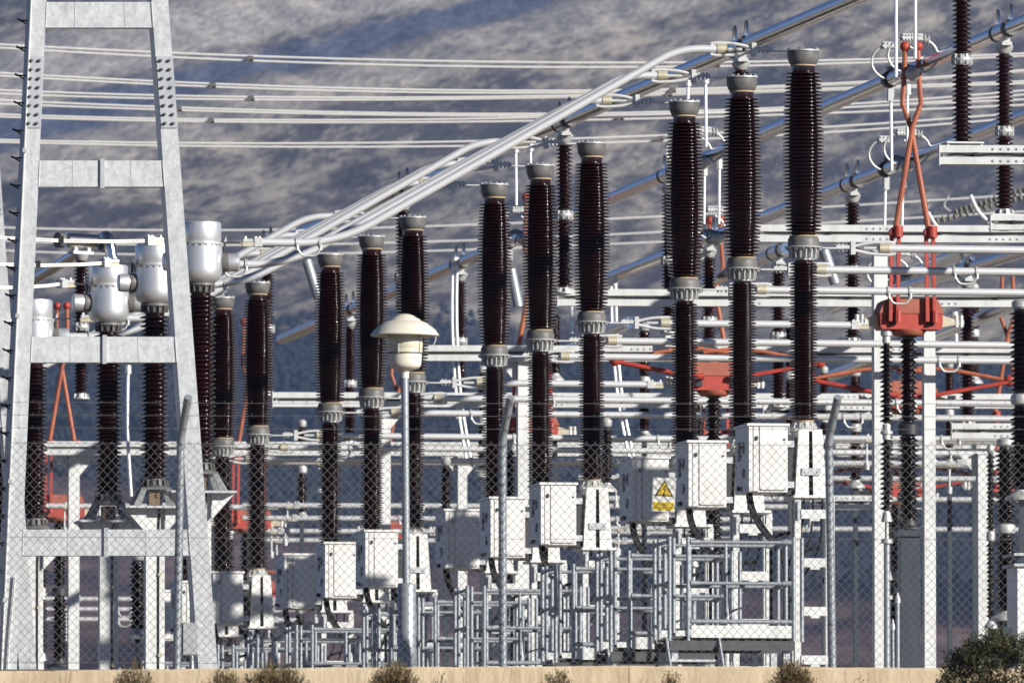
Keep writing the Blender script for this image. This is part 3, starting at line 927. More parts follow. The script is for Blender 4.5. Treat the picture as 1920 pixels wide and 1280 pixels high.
# further bays: tubes that show between the breakers and behind the gantry
FAR = [(480, 1960, 866), (455, 1500, 947), (455, 1450, 971), (440, 1300, 995), (455, 1250, 1012), (86, 660, 1122), (86, 560, 1141), (86, 560, 1160), (1085, 1960, 895), (1090, 1960, 990), (86, 520, 948),
       (1330, 1960, 820), (1130, 1960, 934)]
FL = ['just under the fourth crossbeam', 'at the height of the lower red boxes', 'crossing the far red boxes', 'low behind the left cabinets', 'lowest of the long tubes behind the left cabinets',
      'upper of three low ones behind the gantry foot', 'middle of three low ones behind the gantry foot', 'lower of three low ones behind the gantry foot', 'level with the tops of the right cabinets',
      'low, right of the twin column', 'behind the gantry crossbar', 'just above the fence top at right', 'level with the warning sign']
for (u0, u1, v), nm in zip(FAR, FL):
    Y = depth_of(v, 10.48)
    a, b = W(u0, v, Y), W(u1, v, Y)
    b.y += 0.6
    r = thing('tube_busbar', 'distant silver horizontal tube ' + nm, 'busbar', (0, 0, 0), 0, 'horizontal tubes of the far bays')
    MB().cyl(a, b, 0.052, seg=12).obj('tube', ALU, r)
    stirrup(r, a.lerp(b, 0.31), b - a)
    stirrup(r, a.lerp(b, 0.72), b - a)
    for f in (0.08, 0.47, 0.88):
        q = a.lerp(b, f)
        lug_clamp(r, q - ZUP * 0.0, (b - a))
        MB().cyl(q + Vector((0, 0.03, -0.06)), q + Vector((0, 0.03, -0.42)), 0.018, seg=8).cyl(q + Vector((0, 0.03, -0.40)), q + Vector((0, 0.03, -0.52)), 0.05, seg=10).obj('hanger', CAST, r)

# ------------------------------------------------------------------ steel crossbeams and columns of the busbar level
def beam(u0, v, Y, label, ends=None, h=0.25):
    a = W(u0, v, Y)
    xe = 0.0436 * Y + 1.0 if ends is None else W(ends, v, Y).x
    r = thing('steel_crossbeam', label, 'beam', (a.x, a.y, a.z), ROW * 0.25, 'white crossbeams carrying the busbar posts')
    L = xe - a.x
    MB().box(0, L, -0.09, 0.09, 0.028, h / 2).obj('upper_channel', WHITE, r)
    MB().box(0, L, -0.09, 0.09, -h / 2, -0.028).obj('lower_channel', WHITE, r)
    MB().box(0.04, L - 0.04, -0.02, 0.02, -0.03, 0.03).obj('web', WHITE, r)
    m = MB()
    rn = random.Random(int(u0))
    pts = [(0.1 + k * (L - 0.2) / 14, -0.05, 0.004 + rn.uniform(-0.012, 0.012)) for k in range(15)]
    m.tube(pts, 0.011, 5)
    m.obj('cable', BLACKC, r)
    m = MB()
    for x in (L * 0.22, L * 0.55, L * 0.83):
        m.box(x - 0.02, x + 0.02, -0.10, -0.05, -0.02, 0.03)
    m.obj('cable_clip', DARKM, r)
    m = MB()
    for x in (L * 0.33, L * 0.7):
        for k in range(5):
            for zz in (0.075, -0.075):
                m.cyl((x + k * 0.10, -0.104, zz), (x + k * 0.10, -0.091, zz), 0.016, seg=6)
    m.obj('bolt', GALV, r)['kind'] = 'stuff'
    MB().box(-0.013, -0.001, -0.10, 0.10, -h / 2 - 0.02, h / 2 + 0.02).obj('end_plate', WHITE, r)
    return a
beam(1762, 291, 147.0, 'white crossbeam at top right under the tall brown posts', h=0.24)
beam(1420, 438, 171.0, 'white crossbeam behind the red cross arms of the nearest disconnector')
beam(1046, 558, 174.4, 'white crossbeam level with the nearest red box')
beam(768, 662, 188.0, 'white crossbeam starting behind the street lamp head')
beam(512, 749, 201.2, 'white crossbeam starting right of the last breaker trio')
beam(84, 840, 216.5, 'white crossbeam at fence top height, running the whole width')
beam(1520, 942, 205.0, 'short low white crossbeam right of the nearest white pedestal', ends=1634)
beam(1858, 418, 160.5, 'stub of white crossbeam at the right edge, below a post', h=0.2)

beam(1785, 808, 191.0, 'short white crossbeam under the low post at right')
beam(1432, 772, 193.0, 'short white crossbeam between the tallest breakers and the white column', ends=1636)

def column(u, vtop, Y, w, label, gus=True, vbot=None):
    p = W(u, vtop, Y)
    z0 = 0.0
    r = thing('steel_column', label, 'column', (p.x, Y, z0), ROW, 'white steel columns below the crossbeams')
    h = p.z - z0
    m = MB().box(-w / 2, w / 2, -w / 2, -w / 2 + 0.014, 0, h).box(-w / 2, w / 2, w / 2 - 0.014, w / 2, 0, h).box(-w / 2 + 0.001, -w / 2 + 0.02, -w / 2 + 0.014, w / 2 - 0.014, 0, h)
    m.obj('shaft', WHITE, r)
    MB().box(-w * 0.62, w * 0.62, -w * 0.62, w * 0.62, h + 0.001, h + 0.022).obj('cap_plate', WHITE, r)
    if gus:
        for s in (-1, 1):
            MB().prism([(s * (w / 2 + 0.001), 0, h), (s * (w / 2 + 0.30), 0, h), (s * (w / 2 + 0.001), 0, h - 0.36)][::s], (0, 0.014, 0)).obj('gusset', WHITE, r)
    MB().box(-w, w, -w, w, 0, 0.03).obj('base_plate', WHITE, r)
column(1649, 472, 171.0, 0.20, 'tall white column left of the nearest disconnector box', gus=False)
column(1741, 580, 174.6, 0.17, 'white column right of the nearest disconnector insulator', gus=False)
column(980, 678, 188.2, 0.18, 'white column behind the front breaker pair of the second trio')
column(722, 765, 201.4, 0.17, 'white column left of the street lamp post')
column(138, 856, 216.7, 0.20, 'white column seen through the gantry, below the long beam')
column(866, 856, 216.7, 0.17, 'white column right of the street lamp post')
column(1843, 852, 190.0, 0.20, 'white column near the right edge above the kiosk')

# ------------------------------------------------------------------ large tubular busbars along the rows
HQ = 14.04
def bus(p0, p1, h, r, label, h2=None):
    a = W(p0[0], p0[1], depth_of(p0[1], h))
    b = W(p1[0], p1[1], depth_of(p1[1], h2 or h))
    t = thing('tubular_busbar', label, 'busbar', (0, 0, 0), 0, 'thick shiny busbars running away along the rows')
    MB().cyl(a, b, r, seg=24).obj('tube', ALUB, t)
    return a, b, t
def on(bar, u):
    a, b = bar[0], bar[1]
    k = (u - 960.0) / F
    # x = k * y along the bar (the tilt of the camera is negligible here)
    t = (a.x - k * a.y * (1 + 0)) / ((a.x - b.x) - k * (a.y - b.y))
    return a.lerp(b, t)
Q1 = bus((1720, -52), (505, 463), HQ, 0.105, 'thick shiny busbar passing over the tallest trio, topmost of the diagonals')
Q2 = bus((2010, 4), (528, 636), 14.3, 0.105, 'thick shiny busbar crossing behind the upper catch rings at right')
Q3 = bus((2010, 182), (1141, 521), HQ, 0.105, 'thick shiny busbar crossing behind the lower catch rings, capped at its left end')
Q4 = bus((1990, 392), (1560, 578), 13.4, 0.10, 'shiny diagonal busbar behind the long arms of the nearest red disconnector')
Q5 = bus((1990, 450), (1640, 556), 13.0, 0.10, 'shiny diagonal busbar just below the middle right tubes')
Q6 = bus((1990, 538), (1560, 704), 12.2, 0.10, 'shiny diagonal busbar low at right below the nearest red box')
Q7 = bus((1475, 465), (1300, 542), 13.4, 0.10, 'short shiny diagonal busbar between the tallest breakers')
Q8 = bus((1180, 604), (990, 690), 12.6, 0.10, 'short shiny diagonal busbar behind the second breaker trio')
for q in (Q3,):
    m = MB().ball(q[1], 0.13, 16, 10)
    m.obj('end_cap', CAST, q[2])
t = thing('tubular_busbar', 'bent shiny busbar in the gantry opening, turning down at its top', 'busbar', (0, 0, 0), 0, 'thick shiny busbars running away along the rows')
MB().tube(bend([W(58, 528, 196), W(203, 440, 190), W(222, 560, 190)], 0.25, 6), 0.095, 20).obj('tube', ALUB, t)
for (a, b, Y, nm) in (((575, 488), (597, 560), 199, 'left of the rear breaker of the third trio'), ((958, 505), (972, 575), 192, 'left of the middle breaker of the second trio'), ((1545, 470), (1566, 532), 180, 'right of the front breaker of the tallest trio')):
    t = thing('tubular_busbar', 'short steep bluish tube ' + nm, 'busbar', (0, 0, 0), 0, 'steep tube ends')
    MB().cyl(W(*a, Y), W(*b, Y), 0.085, seg=18).obj('tube', PIPEM, t)

# ------------------------------------------------------------------ post insulators under the busbars
def make_post():
    """origin at the top of the insulator stack (axis of the busbar is 0.23 above)"""
    r = thing('post_insulator', 'x', 'insulator', (0, 0, 0), ROW, 'brown post insulators carrying the busbars')
    H = 2.34
    pr = [(0.075, -H + 0.09)] + shed_profile(-H + 0.10, -H / 2 - 0.075, 17, const(0.075), const(0.128)) + [(0.077, -H / 2 - 0.07)]
    MB().lathe(pr, 24).obj('lower_insulator', PORC, r, sharp=72)
    pr = [(0.072, -H / 2 + 0.07)] + shed_profile(-H / 2 + 0.075, -0.10, 17, const(0.070), const(0.122)) + [(0.072, -0.095)]
    MB().lathe(pr, 24).obj('upper_insulator', PORC, r, sharp=72)
    m = MB().lathe([(0.085, -H / 2 - 0.071), (0.10, -H / 2 - 0.06), (0.135, -H / 2 - 0.008), (0.135, -H / 2 + 0.008), (0.10, -H / 2 + 0.06), (0.08, -H / 2 + 0.069)], 24)
    fins(m, -H / 2 - 0.065, 0.10, -H / 2 - 0.012, 0.11, 10, 0.03, 0.014)
    fins(m, -H / 2 + 0.065, 0.10, -H / 2 + 0.012, 0.11, 10, 0.03, 0.014)
    m.obj('middle_joint', CAST, r)
    m = MB().lathe([(0.15, -H), (0.15, -H + 0.02), (0.10, -H + 0.03), (0.085, -H + 0.09)], 20)
    fins(m, -H + 0.022, 0.10, -H + 0.085, 0.08, 8, 0.04, 0.014)
    m.obj('base', CAST, r)
    MB().box(-0.07, 0.07, -0.07, 0.07, -H - 0.21, -H - 0.001).obj('foot', WHITE, r)
    MB().lathe([(0.078, -0.094), (0.10, -0.07), (0.125, -0.015), (0.13, 0.0), (0.06, 0.004)], 20).obj('top_fitting', CAST, r)
    sad = MB().box(-0.07, 0.07, -0.20, 0.20, 0.01, 0.06).box(-0.05, 0.05, -0.16, -0.10, 0.06, 0.12).box(-0.05, 0.05, 0.10, 0.16, 0.06, 0.12).obj('saddle', CAST, r)
    for s in (-1, 1):
        d = Vector((0, 1, 0))
        MB().cyl((0, s * 0.42 - 0.05, 0.225), (0, s * 0.42 + 0.05, 0.225), 0.126, seg=18).obj('clamp_ring', GREYC, r)
        MB().tube(arc((0, s * 0.42, 0.36), (0, 1, 0), (0, 0, 1), 0.10, -0.6, math.pi + 0.6, 16, 0.19), 0.018, 8).obj('corona_loop', ALUB, r)
    MB().cyl((0, -0.3, 0.225), (0, 0.3, 0.225), 0.122, seg=18).obj('sleeve', ALUB, r)
    MB().prism([(0.02, 0.45, 0.11), (0.14, 0.55, 0.06), (0.14, 0.55, 0.03), (0.02, 0.45, 0.07)], (0.06, -0.2, 0)).obj('sleeve_tail', CAST, r)
    return r
post0 = make_post()
posts = [(Q1, 1390, 'brown post under the top busbar, its head showing above the middle tall breaker'),
         (Q1, 1055, 'brown busbar post standing between the middle and front breakers of the second trio'),
         (Q1, 772, 'brown busbar post hidden behind the front breaker of the third trio'),
         (Q1, 516, 'brown busbar post right of the front breaker of the last trio'),
         (Q2, 1886, 'brown busbar post at the right edge, right of the tallest post'),
         (Q2, 1182, 'brown busbar post left of the rear breaker of the tallest trio'),
         (Q2, 862, 'brown busbar post left of the rear breaker of the second trio'),
         (Q2, 655, 'brown busbar post between the rear and middle breakers of the third trio'),
         (Q3, 1600, 'brown busbar post right of the front breaker of the tallest trio'),
         (Q3, 1330, 'brown busbar post between the rear and middle breakers of the tallest trio'),
         (Q5, 1815, 'brown post low at right behind the long tubes'),
         (Q7, 1460, 'brown post between the middle and front breakers of the tallest trio')]
ONBEAM = {1055: 174.4, 772: 188.0, 516: 201.2, 1182: 188.0}
for k, (bar, u, lab) in enumerate(posts):
    q = on(bar, u)
    if u in ONBEAM:
        a, b = bar[0], bar[1]
        q = a.lerp(b, (ONBEAM[u] - a.y) / (b.y - a.y))
    o = post0 if k == 0 else copy_tree(post0)
    o.location = q - ZUP * 0.225
    o['label'] = lab
    if bar is not Q2 and k > 0:
        for ch in [c for c in o.children if c.name.startswith('foot')]:
            bpy.data.objects.remove(ch)
    # what each post stands on
    if u in ():
        b = thing('post_stand', 'white stand of the ' + lab, 'stand', (q.x, q.y, 0), ROW, 'white stands of the busbar posts')
        MB().box(-0.06, 0.06, -0.06, 0.06, 0.0, q.z - 0.225 - 2.345).obj('shaft', GALV, b)
        MB().box(-0.16, 0.16, -0.16, 0.16, q.z - 0.225 - 2.344, q.z - 0.225 - 2.341).obj('head_plate', GALV, b)
q = W(1803, -90, 148.0)
o = again(post0, q - ZUP * 0.2, 'tallest brown post at top right, leaving the frame above', group='brown post insulators carrying the busbars')
for ch in [c for c in o.children if c.name.startswith('foot')]:
    bpy.data.objects.remove(ch)
q = W(152, 478, 190.0)
o = again(post0, q, 'brown post in the gantry opening behind the middle transformer', rz=ROW - R(62))
for ch in [c for c in o.children if c.name.startswith(('corona_loop', 'foot'))]:
    bpy.data.objects.remove(ch)

# bracket plates under the two big posts at the right edge
for (u, v, Y, nm) in ((1804, 268, 147.6, 'tallest post at the upper right'), (1887, 403, 160.9, 'second post at the right edge')):
    p = W(u, v, Y)
    r = thing('post_bracket', 'white bracket box with plates below the ' + nm, 'bracket', (p.x, p.y, p.z), ROW)
    MB().box(-0.24, 0.24, -0.2, 0.2, -0.02, 0.0).obj('top_plate', WHITE, r)
    MB().box(-0.24, 0.24, -0.2, 0.2, -0.085, -0.065).obj('bottom_plate', WHITE, r)
    for s in (-0.225, 0.205): MB().box(s, s + 0.02, -0.18, 0.18, -0.064, -0.021).obj('side_plate', WHITE, r)

# ------------------------------------------------------------------ red vertical disconnectors
def make_disc(closed):
    """origin on the axis, z = 0 at the middle of the red housing"""
    r = thing('disconnector', 'x', 'disconnector', (0, 0, 0), ROW, 'red arm disconnectors')
    def sect(s, k):
        return [(-0.45 * s, -0.24 * k, -0.17), (-0.42 * s, -0.24 * k, -0.205), (0.42 * s, -0.24 * k, -0.205), (0.45 * s, -0.24 * k, -0.17), (0.455 * s, -0.24 * k, 0.02), (-0.455 * s, -0.24 * k, 0.02)]
    MB().prism(sect(1, 1), (0, 0.48, 0)).obj('lower_housing', RED, r)
    MB().prism([(-0.47, -0.255, 0.021), (0.47, -0.255, 0.021), (0.46, -0.255, 0.05), (0.40, -0.255, 0.19), (0.34, -0.255, 0.225), (-0.34, -0.255, 0.225), (-0.40, -0.255, 0.19), (-0.46, -0.255, 0.05)], (0, 0.51, 0)).obj('upper_housing', REDB, r)
    for s in (-1, 1):
        MB().prism([(s * 0.458, -0.09, -0.17), (s * 0.66, -0.09, -0.13), (s * 0.66, -0.09, -0.05), (s * 0.458, -0.09, 0.012)][::s], (0, 0.18, 0)).obj('terminal_plate', BRASS, r)
        m = MB()
        for q in (0.69, 0.76): m.cyl((s * q, -0.05, -0.16), (s * q, -0.05, 0.01), 0.035, seg=10)
        m.box(min(s * 0.662, s * 0.80), max(s * 0.662, s * 0.80), -0.07, 0.05, -0.13, -0.06)
        m.obj('terminal_clamp', CAST, r)
        MB().box(s * 0.28 - 0.05, s * 0.28 + 0.05, -0.275, -0.256, -0.15, 0.05).obj('slot', DARKM, r)
    if closed:
        for s in (-1, 1):
            for k in (-1, 1):
                p = [(s * 0.27 + k * 0.055, -0.30 + k * 0.012, -0.10), (s * 0.25 + k * 0.052, -0.30, 1.16)]
                MB().tube(p, 0.036, 4).obj('lower_arm', RED, r)
            MB().tube([(s * 0.27 + 0.05, -0.335, -0.12), (s * 0.27 + 0.05, -0.335, 0.05)], 0.045, 8).obj('pivot', RED, r)
            MB().cyl((s * 0.25, -0.36, 1.17), (s * 0.25, -0.22, 1.17), 0.085, seg=14).cyl((s * 0.25 + 0.03, -0.36, 1.10), (s * 0.25 + 0.03, -0.36, 1.26), 0.07, seg=12).obj('knee', RED, r)
            up = [(s * 0.25, -0.29 + s * 0.03, 1.2), (0.0, -0.27 + s * 0.05, 2.68), (-s * 0.125, -0.27 + s * 0.05, 3.02), (-s * 0.10, -0.27 + s * 0.05, 3.35), (-s * 0.085, -0.27 + s * 0.05, 3.78)]
            MB().tube(up, [0.043, 0.038, 0.036, 0.036, 0.036], 8).obj('upper_arm', REDO, r)
            MB().ball((-s * 0.085, -0.27 + s * 0.05, 3.84), 0.075, 12, 8).obj('contact_head', RED, r)
    else:
        for s in (-1, 1):
            e = Vector((s * 1.62, -0.30, 0.24))
            for k in (-1, 1):
                MB().tube([(s * 0.30, -0.30 + k * 0.06, -0.02), e + Vector((0, k * 0.05, -0.02))], 0.032, 6).obj('lower_arm', RED, r)
            MB().ball(e, 0.095, 12, 8).obj('knee', RED, r)
            MB().tube([e, (s * 0.75, -0.22, 0.40), (s * 0.25, -0.20, 0.44), (-s * 0.2, -0.2, 0.38)], 0.032, 8).obj('upper_arm', REDO, r)
            MB().tube([(s * 0.22, -0.33, 0.0), (s * 0.42, -0.33, -0.01)], 0.05, 8).obj('pivot', RED, r)
        MB().prism([(-0.07, -0.05, 0.226), (0.07, -0.05, 0.226), (0.02, -0.05, 0.40), (-0.02, -0.05, 0.40)], (0, 0.1, 0)).obj('stop_horn', REDB, r)
    m = MB().lathe([(0.20, -0.29), (0.22, -0.275), (0.26, -0.22), (0.26, -0.206)], 20)
    m.obj('neck', REDB, r)
    MB().lathe([(0.11, -0.31), (0.125, -0.295), (0.125, -0.291)], 20).obj('top_ring', DARKM, r)
    pr = [(0.082, -1.52)] + shed_profile(-1.50, -0.33, 16, const(0.08), const(0.142), 0.02) + [(0.085, -0.31)]
    MB().lathe(pr, 24).obj('support_insulator', PORC2, r, sharp=72)
    MB().lathe([(0.09, -1.72), (0.15, -1.70), (0.15, -1.56), (0.09, -1.54)], 20).obj('middle_flange', DARKM, r)
    pr = [(0.10, -2.92)] + shed_profile(-2.90, -1.74, 16, const(0.094), const(0.165), 0.02) + [(0.095, -1.72)]
    MB().lathe(pr, 24).obj('support_insulator', PORC2, r, sharp=72)
    MB().lathe([(0.22, -3.06), (0.22, -3.03), (0.13, -3.0), (0.11, -2.93)], 18).obj('base_flange', DARKM, r)
    x = -0.34
    pr = [(0.045, -1.55)] + shed_profile(-1.54, -0.42, 16, const(0.043), const(0.098)) + [(0.045, -0.40)]
    MB().lathe(pr, 18, (x, -0.1, 0)).obj('drive_insulator', PORC2, r, sharp=72)
    pr = [(0.045, -2.80)] + shed_profile(-2.79, -1.80, 14, const(0.043), const(0.098)) + [(0.045, -1.78)]
    MB().lathe(pr, 18, (x, -0.1, 0)).obj('drive_insulator', PORC2, r, sharp=72)
    MB().lathe([(0.06, -0.40), (0.06, -0.30), (0.085, -0.295), (0.085, -0.22)], 12, (x, -0.1, 0)).obj('drive_fitting', CAST, r)
    MB().lathe([(0.06, -1.78), (0.06, -1.71), (0.09, -1.70), (0.09, -1.66), (0.06, -1.65), (0.06, -1.56)], 12, (x, -0.1, 0)).obj('drive_fitting', CAST, r)
    MB().cyl((x, -0.1, -2.95), (x, -0.1, -2.81), 0.085, 0.05, seg=12).obj('drive_fitting', CAST, r)
    MB().cyl((x, -0.1, -3.2), (x, -0.1, -2.96), 0.03, seg=10).cyl((x, -0.1, -3.26), (x, -0.1, -3.2), 0.085, seg=12).obj('drive_coupling', CAST, r)
    MB().cyl((x, -0.1, -7.0), (x, -0.1, -3.26), 0.045, seg=12).obj('drive_pipe', PIPEM, r)
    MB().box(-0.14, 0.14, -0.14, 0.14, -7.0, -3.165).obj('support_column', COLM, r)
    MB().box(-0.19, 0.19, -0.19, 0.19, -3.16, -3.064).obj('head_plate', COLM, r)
    return r
DISC = [(1703, 592, True, 'closed red disconnector at right, nearest, long arms crossing below upper rings'),
        (1338, 708, False, 'folded red disconnector between the two tall breakers, arms spread level'),
        (992, 800, True, 'closed red disconnector behind the second breaker trio'),
        (1700, 742, False, 'folded red disconnector below the nearest closed one at right'),
        (1336, 832, True, 'closed red disconnector with slim arms behind the rear tall breakers'),
        (112, 950, True, 'closed red disconnector seen through the gantry at left'),
        (462, 972, True, 'closed red disconnector behind the last breaker trio'),
        (742, 988, True, 'closed red disconnector behind the street lamp'),
        (1884, 902, True, 'closed red disconnector at the right edge'),
        (1680, 918, False, 'folded red disconnector low behind the tall white column'),
        (480, 1108, False, 'folded red disconnector low at left, mostly behind cabinets')]
dproto = {True: None, False: None}
disc_at = []
for (u, v, closed, lab) in DISC:
    Y = 167.0 * 1410.0 / (2000.0 - v - 2)
    p = W(u, v, Y)
    if dproto[closed] is None:
        o = dproto[closed] = make_disc(closed)
    else:
        o = copy_tree(dproto[closed])
    o.location = p
    o['label'] = lab
    disc_at.append(p)

o = copy_tree(dproto[True])
o.location = disc_at[0] + Vector((2.60, -15.0, 0))
o['label'] = 'closed red disconnector beyond the right edge, beside the tallest trio'

# catch contacts with their rings, hanging on the busbars
def make_catch():
    r = thing('catch_contact', 'x', 'contact', (0, 0, 0), ROW, 'ring shaped catch contacts on the busbars')
    # the busbar runs along the local y axis; the parts reach forward of it so that the arms can close on them
    for (cx, cz, y) in ((-0.448, 0.02, -2.2), (-0.42, 0.03, -0.9)):
        MB().tube(arc((cx, y, cz), (1, 0, 0), (0, 0, 1), 0.36, math.radians(-62), math.radians(58), 14, 0.27), 0.017, 8).obj('ring', CAST, r)
        MB().tube(arc((cx, y, cz), (1, 0, 0), (0, 0, 1), 0.36, math.radians(118), math.radians(242), 14, 0.27), 0.017, 8).obj('ring', CAST, r)
    for (x0, x1, z, y) in ((-0.61, -0.48, 0.275, -2.2), (-0.474, -0.39, 0.28, -2.2), (-0.384, -0.31, 0.275, -2.2), (-0.626, -0.458, 0.27, -0.9)):
        m = MB().box(x0, x1, y - 0.05, y + 0.05, z - 0.05, z + 0.05)
        for k in range(3):
            q = x0 + (x1 - x0) * (k + 0.5) / 3
            m.cyl((q, y - 0.05, z + 0.03), (q, y - 0.065, z + 0.03), 0.015, seg=6).cyl((q, y - 0.05, z - 0.03), (q, y - 0.065, z - 0.03), 0.015, seg=6)
        m.obj('ring_clamp', CAST, r)
    for k in range(2):
        MB().tube(arc((-0.28 + k * 0.05, -2.2, 0.255 - k * 0.015), (0, 1, 0), (0, 0, 1), 0.06, 0, 2 * math.pi, 12), 0.016, 6).obj('spring', CAST, r)
    MB().ball((-0.265, -1.3, -0.163), 0.108, 20, 14).obj('corona_ball', CAST, r)
    MB().tube([(0.0, 1.5, 0.14), (-0.03, 0.6, 0.10), (-0.15, -0.5, -0.02), (-0.25, -1.2, -0.15)], 0.055, 8).obj('contact_bar', DARKM, r)
    MB().tube(bend([(-0.25, -1.2, -0.15), (-0.30, -2.1, -0.16), (-0.30, -2.2, -0.215)], 0.05), 0.025, 8).obj('ring_arm', CAST, r)
    MB().tube(bend([(-0.16, -0.5, -0.02), (-0.30, -0.86, -0.1), (-0.34, -0.9, -0.21)], 0.05), 0.025, 8).obj('ring_arm', CAST, r)
    MB().cyl((0, 1.68, 0), (0, 1.48, 0), 0.125, seg=20).obj('bus_clamp', DARKM, r)
    MB().cyl((0.0, 1.46, 0.15), (0.0, 1.70, 0.15), 0.05, seg=10).obj('clamp_bridge', CAST, r)
    MB().box(-0.04, 0.04, 1.52, 1.62, -0.32, -0.126).obj('lug', CAST, r)
    return r
c0 = make_catch()
CATCH = [(Q2, 1713, 'pair of catch rings with grey ball on the upper busbar at right'), (Q3, 1702, 'pair of catch rings with grey ball on the lower busbar behind the red arms'),
         (Q2, 1322, 'catch rings with grey ball between the rear and middle tall breakers'), (Q2, 985, 'catch rings above the slim red arm in the second trio'),
         (Q3, 1348, 'catch rings with grey ball above the slim red arms behind the tall breakers'), (Q4, 1692, 'catch ring with grey ball behind the long red arms, between two tubes')]
for k, (bar, u, lab) in enumerate(CATCH):
    q = on(bar, u)
    o = c0 if k == 0 else copy_tree(c0)
    o.location = q
    o['label'] = lab

# ------------------------------------------------------------------ thin vertical droppers
DROP = [([(1680, -40), (1680, 150)], 163, 0.024, 'white vertical rod left of the upper rings, leaving the frame at the top'),
        ([(1716, -40), (1716, 110)], 163, 0.026, 'white vertical rod right of the upper rings, leaving the frame at the top'),
        ([(1670, 168), (1672, 320)], 170, 0.024, 'white vertical rod between upper and lower rings, left one'),
        ([(1702, 165), (1701, 300)], 170, 0.02, 'white vertical rod behind the red arm crossing'),
        ([(1660, 345), (1658, 470)], 184, 0.024, 'white vertical rod below the lower rings, left one'),
        ([(1693, 340), (1691, 430)], 184, 0.024, 'white vertical rod between the legs of the red arms'),
        ([(1323, 145), (1324, 275)], 176, 0.024, 'white vertical rod right of the rear tall breaker'),
        ([(1290, 150), (1290, 186)], 176, 0.024, 'short white rod above the cap of the rear tall breaker'),
        ([(1321, 318), (1320, 420)], 186, 0.022, 'left of two white rods above the slim red arms'),
        ([(1349, 305), (1348, 420)], 186, 0.022, 'right of two white rods above the slim red arms'),
        ([(967, 275), (968, 385)], 190, 0.024, 'white vertical rod above the second trio'),
        ([(995, 272), (995, 306)], 190, 0.02, 'short white rod above the cap of the middle breaker of the second trio'),
        ([(1150, 524), (1152, 640), (1163, 760), (1186, 866)], 207, 0.05, 'pale twin drop cable right of the second breaker trio'),
        ([(853, 488), (851, 600), (858, 740), (880, 870)], 207, 0.05, 'pale twin drop cable right of the street lamp head'),
        ([(240, 690), (238, 800), (246, 930)], 200, 0.03, 'pale drop cable between the two middle transformers'),
        ([(1072, 560), (1072, 625)], 190, 0.03, 'short white rod left of the front breaker of the second trio'),
        ([(1790, 590), (1796, 680)], 205, 0.03, 'pale rod low at the right')]
for pts, Y, r0, lab in DROP:
    r = thing('dropper_rod', lab, 'conductor', (0, 0, 0), 0, 'thin vertical conductors')
    P = [W(u, v, Y) for u, v in pts]
    if 'twin' in lab:
        for s in (-0.04, 0.04):
            MB().tube(bend([p + Vector((s, 0, 0)) for p in P], 0.5, 4), 0.028, 8).obj('strand', ALU, r)
    else:
        MB().tube(P, r0, 8).obj('rod', ALU, r)
    MB().cyl(P[0] - ZUP * 0.10, P[0] + ZUP * 0.05, r0 + 0.03, seg=8).obj('clamp', CAST, r)

# ------------------------------------------------------------------ overhead line conductors
LINES = [([(0, 87), (480, 110), (900, 121), (1400, 120), (1920, 103)], 8, [470, 1345], 'topmost'),
         ([(0, 140), (480, 163), (900, 173), (1400, 165), (1920, 133)], 5, [400, 1262], 'second from the top'),
         ([(0, 173), (480, 184), (900, 185), (1400, 172), (1920, 155)], 6, [472, 1255], 'third from the top'),
         ([(0, 192), (480, 208), (900, 217), (1400, 207), (1920, 174)], 8, [336], 'fourth from the top'),
         ([(0, 217), (480, 227), (900, 226), (1400, 213), (1920, 192)], 9, [397, 1165], 'fifth from the top'),
         ([(0, 265), (480, 271), (900, 271), (1400, 251), (1920, 216)], 9, [1240], 'lowest of the near six')]
def spline(P, n=10):
    us = [p[0] for p in P]; vs = [p[1] for p in P]
    co = np.polyfit(us, vs, 3)
    return [(u, float(np.polyval(co, u))) for u in np.linspace(-80, 2000, n * 3)]
for k, (P, gap, sp, nm) in enumerate(LINES):
    Y = 262 + 3 * k
    r = thing('overhead_line', 'pale twin overhead line in front of the mountain, ' + nm, 'power line', (0, 0, 0), 0, 'twin overhead lines before the mountain')
    S = spline(P)
    co = np.polyfit([p[0] for p in P], [p[1] for p in P], 3)
    for s in (-0.5, 0.5):
        w2 = [1 if k != 2 else 1.0 for _ in S]
        MB().tube([W(u, v + s * gap * (0.8 + 0.35 * math.sin(u / 500.0 + k)), Y + s * 0.4) for u, v in S], 0.024, 6).obj('conductor', WIRE, r)
    for u in sp:
        v = float(np.polyval(co, u))
        q = W(u, v, Y)
        m = MB().box(q.x - 0.06, q.x + 0.06, q.y - 0.25, q.y + 0.25, q.z - 0.04, q.z + 0.04)
        m.box(q.x - 0.09, q.x - 0.02, q.y - 0.29, q.y - 0.2, q.z - 0.09, q.z + 0.0)
        m.obj('spacer', GREYC, r)
for k, (P, nm) in enumerate((([(0, 427), (440, 430), (900, 424), (1200, 406), (1920, 365)], 'upper'), ([(0, 452), (440, 457), (900, 455), (1200, 434), (1920, 397)], 'middle'), ([(0, 470), (440, 476), (900, 471), (1200, 453), (1920, 430)], 'lower'))):
    r = thing('overhead_line', 'thin distant overhead line low before the mountain, %s of three' % nm, 'power line', (0, 0, 0), 0, 'thin distant overhead lines')
    MB().tube([W(u, v, 380 + 6 * k) for u, v in spline(P)], 0.030, 6).obj('conductor', WIRE, r)

